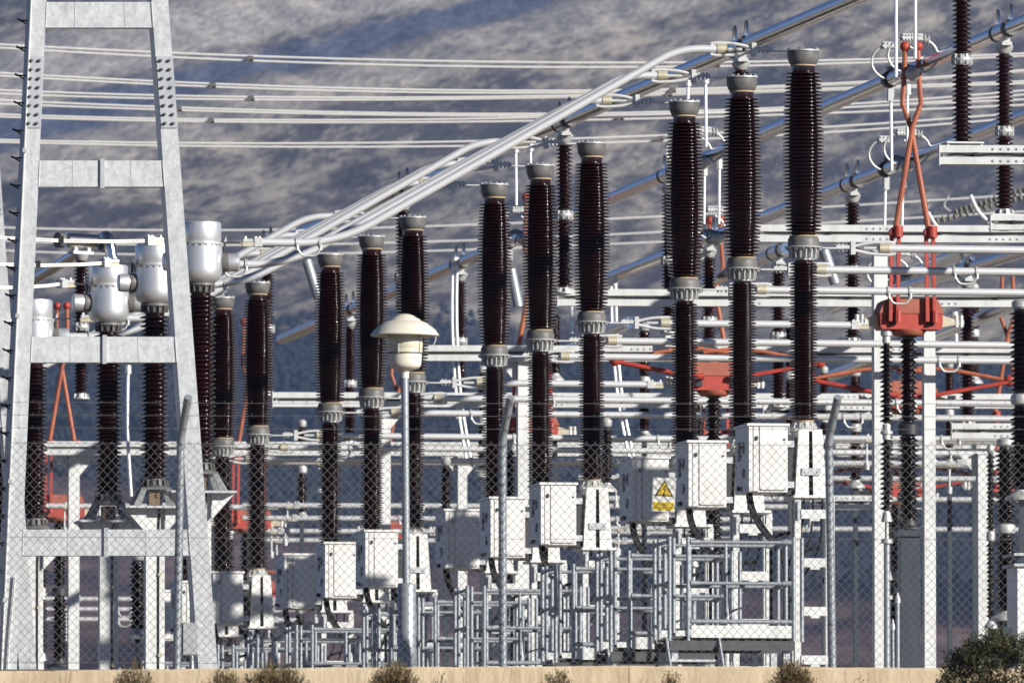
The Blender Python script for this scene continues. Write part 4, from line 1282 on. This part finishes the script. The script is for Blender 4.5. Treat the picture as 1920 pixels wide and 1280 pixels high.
# disc insulator strings of the far line, right edge
for k, (a, b, nm) in enumerate((((1752, 416), (1930, 366), 'lower'), ((1788, 398), (1935, 352), 'upper'))):
    A, B = W(*a, 250), W(*b, 250)
    r = thing('insulator_string', 'far string of grey glass discs at the right edge, %s of two' % nm, 'insulator', (0, 0, 0), 0, 'glass disc strings at the right edge')
    n = 16
    m = MB()
    d = (B - A).normalized()
    Mq = d.to_track_quat('Z', 'Y').to_matrix().to_4x4()
    for i in range(n):
        c = A.lerp(B, (i + 0.5) / n)
        m.lathe([(0.02, -0.05), (0.055, -0.03), (0.10, 0.0), (0.05, 0.03), (0.02, 0.05)], 12, c, Mq)
    m.obj('disc', GLASSI, r)
    MB().tube(bend([A - d * 0.02, A - d * 0.25 + ZUP * 0.2, A - d * 0.1 + ZUP * 0.4], 0.15), 0.02, 6).obj('arcing_horn', CAST, r)
for (P, nm) in (([(1740, 398), (1752, 420), (1770, 438)], 'left'), ([(1820, 366), (1832, 395), (1862, 425)], 'right')):
    r = thing('arcing_horn', 'pale bent horn rod by the far disc strings, %s one' % nm, 'conductor', (0, 0, 0), 0)
    MB().tube(bend([W(u, v, 248) for u, v in P], 0.3), 0.04, 8).obj('rod', WIRE, r)

# ------------------------------------------------------------------ gantry towers
YG = 144.0
def make_gantry():
    o0 = W(200, 1250, YG); o0.z = 0
    r = thing('gantry_tower', 'x', 'gantry', (o0.x, o0.y, 0), 0, 'galvanised steel gantry towers')
    def P(u, v): return W(u, v, YG) - Vector((o0.x, o0.y, 0))
    DEP = E2 * 0.46
    def member(q, name, th=0.016, flange=True):
        """I section: front flange quad q (four image points, clockwise), web and rear flange"""
        f = [P(*p) for p in q]
        grp = MB().prism(f, E2 * th)
        ax = (f[1] - f[0]).normalized() * 0.012
        g = [f[0] + ax + E2 * th, f[1] - ax + E2 * th, f[2] - ax + E2 * th, f[3] + ax + E2 * th]
        grp.prism(g, DEP - E2 * th)
        return grp.obj(name, GALVT, r)
    # each flange given as top-left, top-right, bottom-right, bottom-left
    member([(60, -60), (90, -60), (13 + 17, 1290), (-6, 1290)], 'leg')
    member([(280, -60), (311, -60), (411, 1290), (375, 1290)], 'leg')
    def lx(v): return 90 + (30 - 90) * (v + 60) / 1350.0
    def rx(v): return 280 + (375 - 280) * (v + 60) / 1350.0
    for v0, v1, joint in ((4, 52, 0), (301, 350, 1), (631, 679, 1), (992, 1041, 1)):
        q = [P(lx(v0) + 0.5, v0), P(rx(v0) - 0.5, v0), P(rx(v1) - 0.5, v1), P(lx(v1) + 0.5, v1)]
        m = MB().prism([p + E2 * 0.006 for p in q], E2 * 0.012)
        m.obj('crossbar', GALVT, r)
        m = MB()
        for e in (0, 1):
            a, b = (q[0], q[1]) if e == 0 else (q[3], q[2])
            zz = 0.012 if e == 0 else -0.012
            m.prism([a + E2 * 0.018, b + E2 * 0.018, b + E2 * 0.018 + ZUP * (-zz), a + E2 * 0.018 + ZUP * (-zz)], E2 * 0.20)
        m.obj('crossbar_flange', GALVT, r)
        for e in (0.27, 0.74):
            c0, c1 = q[0].lerp(q[1], e), q[3].lerp(q[2], e)
            d = (q[1] - q[0]).normalized() * 0.004
            MB().prism([c0 - d + E2 * 0.006, c0 + d + E2 * 0.006, c1 + d + E2 * 0.006, c1 - d + E2 * 0.006], E2 * -0.003).obj('weld_seam', GALV, r)
        for e in (0, 1):
            c0, c1 = (q[0], q[3]) if e == 0 else (q[1], q[2])
            MB().tube([c0 + E2 * 0.004, c0.lerp(c1, 0.5) + E2 * 0.002, c1 + E2 * 0.004], 0.009, 6).obj('weld_seam', GALV, r)
        if joint:
            um = (lx(v0) + rx(v0)) / 2 + (2 if v0 < 900 else 0)
            a, b = P(um - 4, v0 - 3), P(um + 4, v1 + 3)
            MB().prism([a, P(um + 4, v0 - 3), b, P(um - 4, v1 + 3)], E2 * -0.02).obj('splice_plate', GALV, r)
    # bolted splice plates on the legs
    for (fa, fb) in ((lambda v: lx(v) - 31 - 0.0 * v, lambda v: lx(v) - 1), (lambda v: rx(v) + 1, lambda v: rx(v) + 32)):
        q = [P(fa(106), 106), P(fb(106), 106), P(fb(240), 240), P(fa(240), 240)]
        MB().prism(q, E2 * -0.016).obj('splice_plate', GALV, r)
        m = MB()
        for i in range(8):
            v = 114 + i * 16.8
            for k in (0.25, 0.75):
                u = fa(v) + (fb(v) - fa(v)) * k
                c = P(u, v) - E2 * 0.017
                m.cyl(c, c - E2 * 0.022, 0.021, seg=6).cyl(c - E2 * 0.022, c - E2 * 0.034, 0.011, seg=6)
        m.obj('bolts', GREYC, r)['kind'] = 'stuff'
    # step bolts up the left leg
    for i in range(22):
        v = -14 + i * 51.5
        c = P(lx(v) - 31, v) + E2 * 0.12
        MB().tube(bend([c, c - E1 * 0.11, c - E1 * 0.135 + ZUP * 0.025, c - E1 * 0.02 - ZUP * 0.04], 0.03, 3), 0.011, 6).obj('step_bolt', DARKM, r)
    # conduit up the left leg
    MB().tube([P(lx(v) - 29, v) - E2 * 0.02 for v in (-60, 300, 640, 990, 1290)], 0.011, 6).obj('conduit', WHITE, r)
    MB().tube([P(lx(v) - 14 - 4 * math.sin(v / 90.0), v) - E2 * 0.03 for v in range(1080, 1300, 20)], 0.012, 6).obj('conduit', WHITE, r)
    for v in (282, 592, 902, 1125):
        c = P(lx(v) - 28, v)
        MB().box(c.x - 0.025, c.x + 0.025, c.y - 0.05, c.y - 0.02, c.z - 0.025, c.z + 0.025).obj('conduit_clip', GALV, r)
    return r
g0 = make_gantry()
g0['label'] = 'big pale steel gantry tower filling the left side, with step bolts'
BAY = Vector((-2.78, 14.6, 0))
g1 = again(g0, Vector(g0.location) + BAY, 'second steel gantry tower cut by the left edge, behind the first')
p = W(352, 1197, 143.6)
r = thing('junction_box', 'small grey box hung on the foot of the right gantry leg', 'box', (p.x, p.y, p.z), ROW + R(14))
MB().box(-0.09, 0.11, -0.05, 0.16, -0.2, 0.2).obj('housing', BLUEG, r)
MB().box(-0.085, 0.105, -0.064, -0.052, -0.19, 0.19).obj('lid', BLUEG, r)
m = MB()
for dz in (0.17, -0.17): m.box(0.112, 0.2, 0.0, 0.03, dz - 0.015, dz + 0.015)
m.obj('strap', GALV, r)

# ------------------------------------------------------------------ equipment at the right edge and small posts
def small_post(u, vt, vb, Y, rs, rc, label, matp=PORC2, name='post_insulator', base=True, joints=1):
    a, b = W(u, vt, Y), W(u, vb, Y)
    H = a.z - b.z
    r = thing(name, label, 'insulator', (b.x, Y, b.z), ROW)
    n = joints + 1
    hj = 0.16
    seg = (H - hj * joints) / n
    for k in range(n):
        z0 = k * (seg + hj)
        cnt = max(5, int(seg / 0.065))
        pr = [(rc, z0)] + shed_profile(z0 + 0.02, z0 + seg - 0.02, cnt, const(rc), const(rs), 0.015) + [(rc, z0 + seg)]
        MB().lathe(pr, 24).obj('insulator', matp, r, sharp=72)
        if k < joints:
            z1 = z0 + seg
            MB().lathe([(rc, z1 + 0.001), (rs * 0.85, z1 + 0.02), (rs * 0.95, z1 + hj / 2), (rs * 0.85, z1 + hj - 0.02), (rc, z1 + hj - 0.001)], 20).obj('joint', CAST, r)
    MB().lathe([(rc * 1.05, H + 0.001), (rs * 0.8, H + 0.03), (rs * 0.8, H + 0.1), (rs * 0.4, H + 0.14)], 20).obj('top_fitting', CAST, r)
    if base:
        MB().lathe([(rs * 1.4, -0.14), (rs * 1.4, -0.1), (rc * 1.2, -0.03), (rc * 1.1, -0.001)], 20).obj('base', CAST, r)
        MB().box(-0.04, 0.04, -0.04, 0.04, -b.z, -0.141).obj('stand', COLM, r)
    return r
small_post(1916, 580, 918, 157.0, 0.165, 0.10, 'thick dark insulator column cut by the right edge', joints=1)
small_post(1886, 838, 1145, 168.0, 0.16, 0.09, 'dark insulator above the white kiosk at the right edge', joints=1)
small_post(1858, 850, 1160, 170.0, 0.07, 0.035, 'slim dark insulator left of the one above the kiosk', joints=1)
small_post(836, 872, 955, 190.0, 0.10, 0.055, 'short dark insulator right of the street lamp post', joints=0)
small_post(1137, 800, 905, 181.0, 0.11, 0.065, 'dark insulator beside the front breaker of the second trio', joints=0)
small_post(562, 1150, 1210, 205.0, 0.10, 0.055, 'short dark insulator low below the third trio cabinets', joints=0)
small_post(258, 1050, 1180, 176.0, 0.13, 0.08, 'dark insulator between the transformer columns', joints=0)
small_post(1310, 760, 850, 196.0, 0.12, 0.075, 'dark insulator right of the rear tall breaker', joints=0)
small_post(1700, 985, 1180, 186.0, 0.10, 0.06, 'slim dark insulator behind the nearest drive pipe', joints=0)
small_post(1655, 1010, 1150, 215.0, 0.10, 0.06, 'dark slim insulator far behind the drive pipe', joints=0)
small_post(1604, 705, 900, 206.0, 0.12, 0.075, 'dark far insulator right of the tallest pedestal, left of the white column', PORC, joints=1)
small_post(1482, 610, 800, 200.0, 0.12, 0.075, 'dark far insulator half hidden by the front breaker of the tallest trio', PORC, joints=1)
small_post(1826, 545, 705, 214.0, 0.12, 0.075, 'dark far insulator between the nearest red box and the edge insulator', PORC, joints=1)
small_post(1208, 620, 808, 203.0, 0.12, 0.075, 'dark far insulator left of the rear breaker of the tallest trio', PORC, joints=1)
small_post(1545, 700, 870, 212.0, 0.10, 0.06, 'slim far insulator above the right fence post tip', PORC, joints=1)
small_post(1780, 690, 860, 216.0, 0.10, 0.06, 'slim far insulator right of the second white column', PORC, joints=1)
small_post(905, 700, 880, 214.0, 0.11, 0.07, 'far insulator behind the rear breaker of the second trio', PORC, joints=1)
small_post(566, 800, 960, 226.0, 0.11, 0.07, 'far insulator left of the rear breaker of the street lamp trio', PORC, joints=1)
small_post(1040, 590, 700, 205.0, 0.12, 0.075, 'dark post behind the middle breaker of the second trio', joints=0)

p = W(1868, 1250, 126.0)
r = thing('kiosk', 'low white kiosk with ribbed lid behind the dark shrub', 'kiosk', (p.x, 126.0, 0), ROW)
MB().box(-0.30, 0.60, -0.30, 0.45, 0, 0.34).obj('body', CABM, r)
MB().prism([(-0.36, -0.36, 0.342), (0.66, -0.36, 0.342), (0.66, -0.36, 0.40), (0.60, -0.36, 0.46), (-0.28, -0.36, 0.46), (-0.36, -0.36, 0.40)], (0, 0.86, 0)).obj('lid', CABM, r)
MB().box(-0.22, 0.52, -0.314, -0.302, 0.04, 0.30).obj('door', CABM, r)
p = W(1902, 1180, 140.0)
r = thing('kiosk', 'white kiosk column cut by the right picture edge', 'kiosk', (p.x + 0.25, 140.0, 0), ROW)
MB().box(-0.28, 0.4, -0.3, 0.3, 0, 2.35).obj('body', CABM, r)
MB().box(-0.33, 0.45, -0.35, 0.35, 2.352, 2.385).obj('lid', GALV, r)
MB().box(-0.33, 0.45, -0.35, 0.35, 2.48, 2.51).obj('upper_plate', GALV, r)
MB().box(-0.1, 0.2, -0.12, 0.12, 2.386, 2.479).obj('neck', DARKM, r)
p = W(1790, 1250, 128.0)
r = thing('canister', 'small grey canister on a dark stem left of the white kiosk', 'canister', (p.x, 128.0, 0), 0)
MB().lathe([(0.05, 0.42), (0.052, 0.44), (0.052, 0.56), (0.04, 0.585), (0.02, 0.59), (0.018, 0.62)], 16).obj('body', GALV, r)
MB().cyl((0, 0, 0), (0, 0, 0.419), 0.03, seg=10).obj('stem', DARKM, r)

p = W(1075, 1245, 139.0)
r = thing('kiosk', 'grey kiosk with sloping roof below the front cabinet of the second trio', 'kiosk', (p.x, 139.0, 0), ROW + R(38))
MB().box(-0.16, 0.16, -0.22, 0.22, 0, 0.92).obj('body', BLUEG, r)
MB().prism([(-0.18, -0.25, 0.922), (0.18, -0.25, 0.922), (0.18, -0.25, 0.95), (-0.18, -0.25, 0.98)], (0, 0.5, 0)).obj('roof', BLUEG, r)
MB().box(-0.172, -0.162, -0.18, 0.18, 0.05, 0.86).obj('door', BLUEG, r)
p = W(428, 1245, 172.0)
r = thing('kiosk', 'white ground kiosk below the cabinet right of the gantry', 'kiosk', (p.x, 172.0, 0), ROW)
MB().box(-0.22, 0.20, -0.2, 0.3, 0, 2.0).obj('body', CABM, r)
MB().box(-0.25, 0.23, -0.24, 0.34, 2.002, 2.03).obj('roof', CABM, r)
MB().box(-0.18, 0.16, -0.214, -0.202, 0.1, 1.9).obj('door', CABM, r)

RISE = [(1683, 1130, 156, 0.03, 'pale riser pipe with cap left of the nearest disconnector column, longer one'), (1674, 1180, 156.4, 0.022, 'shorter pale riser pipe left of the nearest disconnector column'),
        (1222, 1120, 160, 0.035, 'pale stub pipe under the rear cabinet of the tallest trio')]
for u, v, Y, rr, lab in RISE:
    p = W(u, v, Y)
    r = thing('riser_pipe', lab, 'pipe', (p.x, Y, 0), 0)
    MB().cyl((0, 0, 0), (0, 0, p.z), rr, seg=12).obj('pipe', PIPEM, r)
    MB().lathe([(rr * 1.4, p.z), (rr * 1.4, p.z + 0.05), (rr * 0.6, p.z + 0.12), (0.001, p.z + 0.15)], 12).obj('cap', CAST, r)

# ------------------------------------------------------------------ street lamp
YL = 109.0
p = W(763, 1245, YL)
r = thing('street_lamp', 'cream street lamp with wide hat shade on a galvanised post', 'lamp', (p.x, YL, 0), 0)
def zl(v): return W(760, v, YL).z
MB().lathe([(0.085, 0.0), (0.085, zl(1096)), (0.078, zl(1094)), (0.04, zl(1092))], 24).obj('post_base', PIPEM, r)
lean = -0.022
MB().tube([(0, 0, 0.3), (lean, 0, zl(700))], 0.034, 16).obj('post', PIPEM, r)
hx = lean
MB().lathe([(0.038, zl(709)), (0.039, zl(701)), (0.046, zl(697)), (0.085, zl(693.5)), (0.125, zl(690.5)), (0.147, zl(687)), (0.155, zl(681)), (0.160, zl(664))], 36, (hx, 0, 0)).obj('lamp_bowl', CREAM, r)
MB().lathe([(0.158, zl(664) + 0.002), (0.166, zl(663)), (0.166, zl(660)), (0.164, zl(658)), (0.166, zl(651)), (0.169, zl(650)), (0.168, zl(635)), (0.164, zl(633)), (0.160, zl(616))], 36, (hx, 0, 0)).obj('lamp_body', CREAMD, r)
MB().lathe([(0.145, zl(619)), (0.20, zl(624)), (0.315, zl(630)), (0.321, zl(628)), (0.30, zl(622)), (0.262, zl(614)), (0.21, zl(606.5)), (0.158, zl(601.5)), (0.146, zl(600.8)), (0.140, zl(598.5)), (0.115, zl(596)), (0.105, zl(595.5)), (0.095, zl(593)), (0.06, zl(590)), (0.03, zl(588.5)), (0.001, zl(588))], 44, (hx, 0, 0)).obj('lamp_shade', CREAM, r)
for t in (-110, -35, 60, 150):
    c, s = math.cos(R(t)), math.sin(R(t))
    MB().cyl((hx + 0.170 * c, 0.170 * s, zl(664)), (hx + 0.172 * c, 0.172 * s, zl(628)), 0.006, seg=6).obj('rod', CAST, r)
MB().tube(arc((hx, 0, zl(662)), (1, 0, 0), (0, 1, 0), 0.172, 0, 2 * math.pi, 32), 0.004, 5).obj('band', DARKM, r)
MB().tube(bend([(hx + 0.285, -0.05, zl(618)), (hx + 0.29, -0.06, zl(640)), (hx + 0.25, -0.05, zl(652))], 0.05), 0.004, 5).obj('hanging_wire', WIRE, r)

# ------------------------------------------------------------------ chain link fence
YF = 106.0
def build_fence():
    r = thing('chain_link_fence', 'chain link fence with barbed strands across the whole front', 'fence', (0, 0, 0), 0)
    zt, zb = W(960, 828, YF).z, W(960, 1244, YF).z
    x0, x1 = W(-260, 900, YF).x, W(2180, 900, YF).x
    step = 16.2 / F * YF
    sl = 17.3 / 16.2                      # diamonds a little taller than wide
    H = zt - zb
    m = MB()
    wr = 0.0023
    run = H / sl
    k = int(run / step) + 1
    rn = random.Random(2)
    for fam in (1, -1):
        for i in range(-k, int((x1 - x0) / step) + 1):
            xa = x0 + i * step if fam > 0 else x0 + (i + k) * step
            j = rn.uniform(-0.002, 0.002)
            dy = 0.003 * fam
            m.tube([(xa + j, YF + dy, zb), (xa + fam * run * 0.5 + rn.uniform(-0.004, 0.004), YF + dy + rn.uniform(-.002, .002), zb + H * 0.5), (xa + fam * run + j, YF + dy, zt)], wr, 4, cap=False)
    m.obj('wire_mesh', FENCEM, r)['kind'] = 'stuff'
    for v, rr in ((829, 0.0022), (1005, 0.0022), (1240, 0.0022)):
        a, b = W(-260, v, YF - 0.008), W(2180, v + 6, YF - 0.008)
        MB().tube([a, (a + b) / 2 - ZUP * 0.01, b], rr, 5).obj('tension_wire', FENCEM, r)
    for k, v in enumerate((752, 776, 800)):
        d = 0.25 - k * 0.09
        a, b = W(-260, v, YF - d), W(2180, v + 5, YF - d)
        m = MB().tube([a, a.lerp(b, 0.33) - ZUP * 0.012, a.lerp(b, 0.66) - ZUP * 0.006, b], 0.0022, 5)
        for i in range(95):
            q = a.lerp(b, (i + 0.5) / 95)
            m.cyl(q + Vector((0, -0.012, -0.014)), q + Vector((0.004, 0.012, 0.014)), 0.0015, seg=3).cyl(q + Vector((0.004, 0.012, -0.014)), q + Vector((-0.002, -0.012, 0.014)), 0.0015, seg=3)
        m.obj('barbed_wire', FENCEM, r)
build_fence()
for k, (ub, um, lab) in enumerate(((331, 339, 'left fence post, passing before the right gantry leg'), (943, 942, 'middle fence post, right of the street lamp'), (1561, 1554, 'right fence post, beside the tallest pedestal'), (2170, 2160, ''), (-280, -268, ''))):
    if not lab: continue
    a, b = W(ub, 1258, YF + 0.05), W(um, 822, YF + 0.05)
    t = b + Vector((0.075, -0.30, 0.36))
    r = thing('fence_post', 'galvanised tube post with bent tip, ' + lab, 'post', (a.x, a.y, a.z), 0, 'bent tipped fence posts')
    MB().tube(bend([Vector((0, 0, -0.1)), b - a, t - a], 0.12, 5), 0.037, 16).obj('tube', PIPEM, r)
    for f in (0.2, 0.5, 0.8):
        q = (b - a) * f
        MB().cyl(q - ZUP * 0.008, q + ZUP * 0.008, 0.040, seg=14).obj('wire_tie', FENCEM, r)

# warning sign wired to the fence
def build_sign():
    c = W(1245, 927, YF + 0.03)
    r = thing('warning_sign', 'white and yellow electric shock warning sign with black triangle on the fence', 'sign', c, 0)
    r.rotation_euler = (0, R(3.0), 0)
    MB().box(-0.104, 0.104, 0.0, 0.004, -0.152, 0.152).obj('plate', SIGNW, r)
    def tri(s, y, cx=0.0, cz=0.036):
        return [(cx - s * 0.5, y, cz - s * 0.289), (cx + s * 0.5, y, cz - s * 0.289), (cx, y, cz + s * 0.577)]
    MB().prism(tri(0.168, -0.003), (0, 0.003, 0)).obj('triangle_border', SIGNB, r)
    MB().prism(tri(0.128, -0.005), (0, 0.002, 0)).obj('triangle', YELLOW, r)
    bz = [(0.010, 0.070), (-0.016, 0.024), (0.004, 0.030), (-0.006, -0.004), (-0.014, 0.0), (-0.002, -0.026), (0.012, -0.002), (0.003, -0.003), (0.020, 0.042), (0.0, 0.036), (0.016, 0.068)]
    MB().prism([(x, -0.007, z + 0.014) for x, z in bz], (0, 0.002, 0)).obj('lightning_mark', SIGNB, r)
    MB().box(-0.092, 0.092, -0.004, 0.0, -0.140, -0.066).obj('text_panel', YELLOW, r)
    for txt, z in (('RIESGO', -0.100), ('ELECTRICO', -0.130)):
        cu = bpy.data.curves.new('lettering', 'FONT')
        cu.body = txt
        cu.size = 0.031
        cu.align_x = 'CENTER'
        cu.extrude = 0.0006
        cu.materials.append(SIGNB)
        tmp = bpy.data.objects.new('lettering_curve', cu)
        COL.objects.link(tmp)
        bpy.context.view_layer.update()
        me = bpy.data.meshes.new_from_object(tmp.evaluated_get(bpy.context.evaluated_depsgraph_get()))
        bpy.data.objects.remove(tmp)
        me.materials.clear()
        me.materials.append(SIGNB)
        t = put('lettering', me, r, (0, -0.005, z))
        t.rotation_euler = (math.pi / 2, 0, 0)
build_sign()

# ------------------------------------------------------------------ dry tufts and the dark shrub
def tuft(u0, u1, vtop, Y, seed, label, green=0.3, n=420, airy=False):
    rn = random.Random(seed)
    a, b = W(u0, 1280, Y), W(u1, 1280, Y)
    cx, hw = (a.x + b.x) / 2, (b.x - a.x) / 2
    zg = -0.62 - 0.09 * (103.6 - Y)
    top = W(960, vtop, Y).z
    H = top - zg
    r = thing('dry_bush', label, 'bush', (cx, Y, zg), 0, 'dry bushes before the concrete wall')
    st, tw, lf = MB(), MB(), MB()
    for i in range(int(n * 1.7)):
        t = rn.uniform(-1, 1)
        ang = t * 0.95
        ln = H * rn.uniform(0.55, 1.03) * (1.0 - 0.30 * abs(t) ** 2)
        base = Vector((rn.uniform(-0.35, 0.35) * hw, rn.uniform(-0.3, 0.3) * hw, 0))
        tip = Vector((t * hw * rn.uniform(0.75, 1.08), rn.uniform(-0.8, 0.8) * hw, ln))
        mid = base.lerp(tip, 0.5) + Vector((-t * hw * 0.12, 0, ln * 0.09))
        w = rn.uniform(0.0018, 0.0036)
        tgt = st if rn.random() < 0.62 else tw
        tgt.tube([base, mid, tip], [w * 1.5, w * 1.2, w * 0.6], 3, cap=False)
        k = rn.randint(2, 6) if not airy else rn.randint(3, 7)
        for q in range(k):
            f = rn.uniform(0.45, 1.0)
            p = (base.lerp(mid, f * 2) if f < 0.5 else mid.lerp(tip, f * 2 - 1))
            d = Vector((rn.uniform(-1, 1), rn.uniform(-1, 1), rn.uniform(0.1, 1.2))).normalized() * rn.uniform(0.02, 0.06)
            if rn.random() < green:
                s = Vector((rn.uniform(-1, 1), rn.uniform(-1, 1), rn.uniform(-1, 1))).normalized() * rn.uniform(0.005, 0.011)
                lf.add([p, p + d * 0.45 + s, p + d * 0.9, p + d * 0.45 - s], [(0, 1, 2, 3)])
            else:
                tgt.tube([p, p + d], [w * 0.9, w * 0.5], 3, cap=False)
                if airy or rn.random() < 0.3:
                    c = p + d
                    s = rn.uniform(0.004, 0.009)
                    tw.add([c + Vector((-s, 0, 0)), c + Vector((0, -s, 0)), c + Vector((s, 0, 0)), c + Vector((0, 0, s)), c + Vector((0, 0, -s))], [(0, 1, 3), (1, 2, 3), (1, 0, 4), (2, 1, 4)])
    for m, nme, mt in ((st, 'straw_stems', STRAW), (tw, 'twigs', TWIG), (lf, 'leaves', LEAFO)):
        if m.f: m.obj(nme, mt, r)['kind'] = 'stuff'
tuft(205, 300, 1238, 101.5, 11, 'sparse dry bush below the gantry, leftmost on the wall', 0.15, 200)
tuft(372, 470, 1252, 101.2, 12, 'low dry bush left of centre, joined to a wider one', 0.3, 260)
tuft(440, 592, 1240, 101.0, 13, 'wide olive and straw bush below the last breaker trio', 0.45, 620)
tuft(682, 800, 1240, 101.3, 14, 'round straw bush below the street lamp', 0.35, 620)
tuft(1010, 1082, 1252, 101.6, 15, 'thin seedy weed below the second breaker trio', 0.25, 150, True)
tuft(1232, 1286, 1256, 101.6, 16, 'thin seedy weed below the warning sign', 0.2, 110, True)
tuft(1436, 1536, 1238, 101.2, 17, 'straw bush with seed heads below the tallest trio', 0.25, 460, True)
tuft(1580, 1660, 1262, 101.6, 18, 'a few grass stalks right of the right fence post', 0.05, 26)
tuft(800, 850, 1266, 101.6, 19, 'a few grass stalks right of the round straw bush', 0.1, 30)

def wall_grass():
    rn = random.Random(77)
    st, tw = MB(), MB()
    for i in range(900):
        u = rn.uniform(-150, 2080)
        Y = rn.uniform(102.2, 103.7)
        if noise.noise(Vector((u / 90.0, 1.0, 3.0))) < rn.uniform(-0.25, 0.35): continue
        p = W(u, 1280, Y)
        zg = -0.62 - 0.09 * (103.6 - Y)
        h = rn.uniform(0.25, 0.56) if rn.random() < 0.9 else rn.uniform(0.5, 0.64)
        b = Vector((p.x, Y, zg))
        t = b + Vector((rn.uniform(-0.12, 0.12), rn.uniform(-0.08, 0.08), h))
        (st if rn.random() < 0.7 else tw).tube([b, b.lerp(t, 0.55) + Vector((rn.uniform(-0.02, 0.02), 0, 0.02)), t], [0.0026, 0.002, 0.001], 3, cap=False)
    o = st.obj('dry_grass', STRAW)
    tag(o, 'thin dry grass stalks along the foot of the tan wall', 'grass', kind='stuff')
    tw.obj('dark_stalks', TWIG, o)['kind'] = 'stuff'
wall_grass()

def shrub():
    rn = random.Random(31)
    Y = 101.0
    a = W(1850, 1280, Y)
    zg = -0.85
    r = thing('shrub', 'dense dark green shrub in the bottom right corner', 'shrub', (a.x, Y, zg), 0)
    tw, l1, l2 = MB(), MB(), MB()
    clumps = []
    for i in range(330):
        x = rn.uniform(-0.46, 0.70)
        prof = 0.93 - 1.5 * max(0, -x - 0.12) - 0.20 * max(0, x - 0.30) + 0.035 * math.sin(x * 17) + 0.025 * math.sin(x * 41)
        z = prof * (1.0 - 0.75 * rn.random() ** 1.6)
        y = rn.uniform(-0.32, 0.32)
        c = Vector((x, y, z))
        clumps.append(c)
        if i % 4 == 0: tw.tube([Vector((x * 0.25, y * 0.3, 0)), Vector((x * 0.6, y * 0.6, z * 0.55)), c], [0.009, 0.006, 0.002], 4, cap=False)
    for c in clumps:
        s = rn.uniform(0.06, 0.12)
        for k in range(75):
            d = Vector((rn.gauss(0, 1), rn.gauss(0, 1), rn.gauss(0, 1))).normalized() * (s * rn.random() ** 0.45)
            p = c + d
            dr = Vector((rn.uniform(-1, 1), rn.uniform(-1, 1), rn.uniform(-0.2, 1))).normalized() * rn.uniform(0.016, 0.032)
            sd2 = dr.cross(Vector((rn.uniform(-1, 1), rn.uniform(-1, 1), rn.uniform(-1, 1)))).normalized() * rn.uniform(0.005, 0.010)
            (l1 if rn.random() < 0.75 else l2).add([p, p + dr * 0.5 + sd2, p + dr, p + dr * 0.5 - sd2], [(0, 1, 2, 3)])
    tw.obj('twigs', TWIG, r)['kind'] = 'stuff'
    l1.obj('leaves', LEAFD, r)['kind'] = 'stuff'
    l2.obj('leaves', LEAFO, r)['kind'] = 'stuff'
shrub()
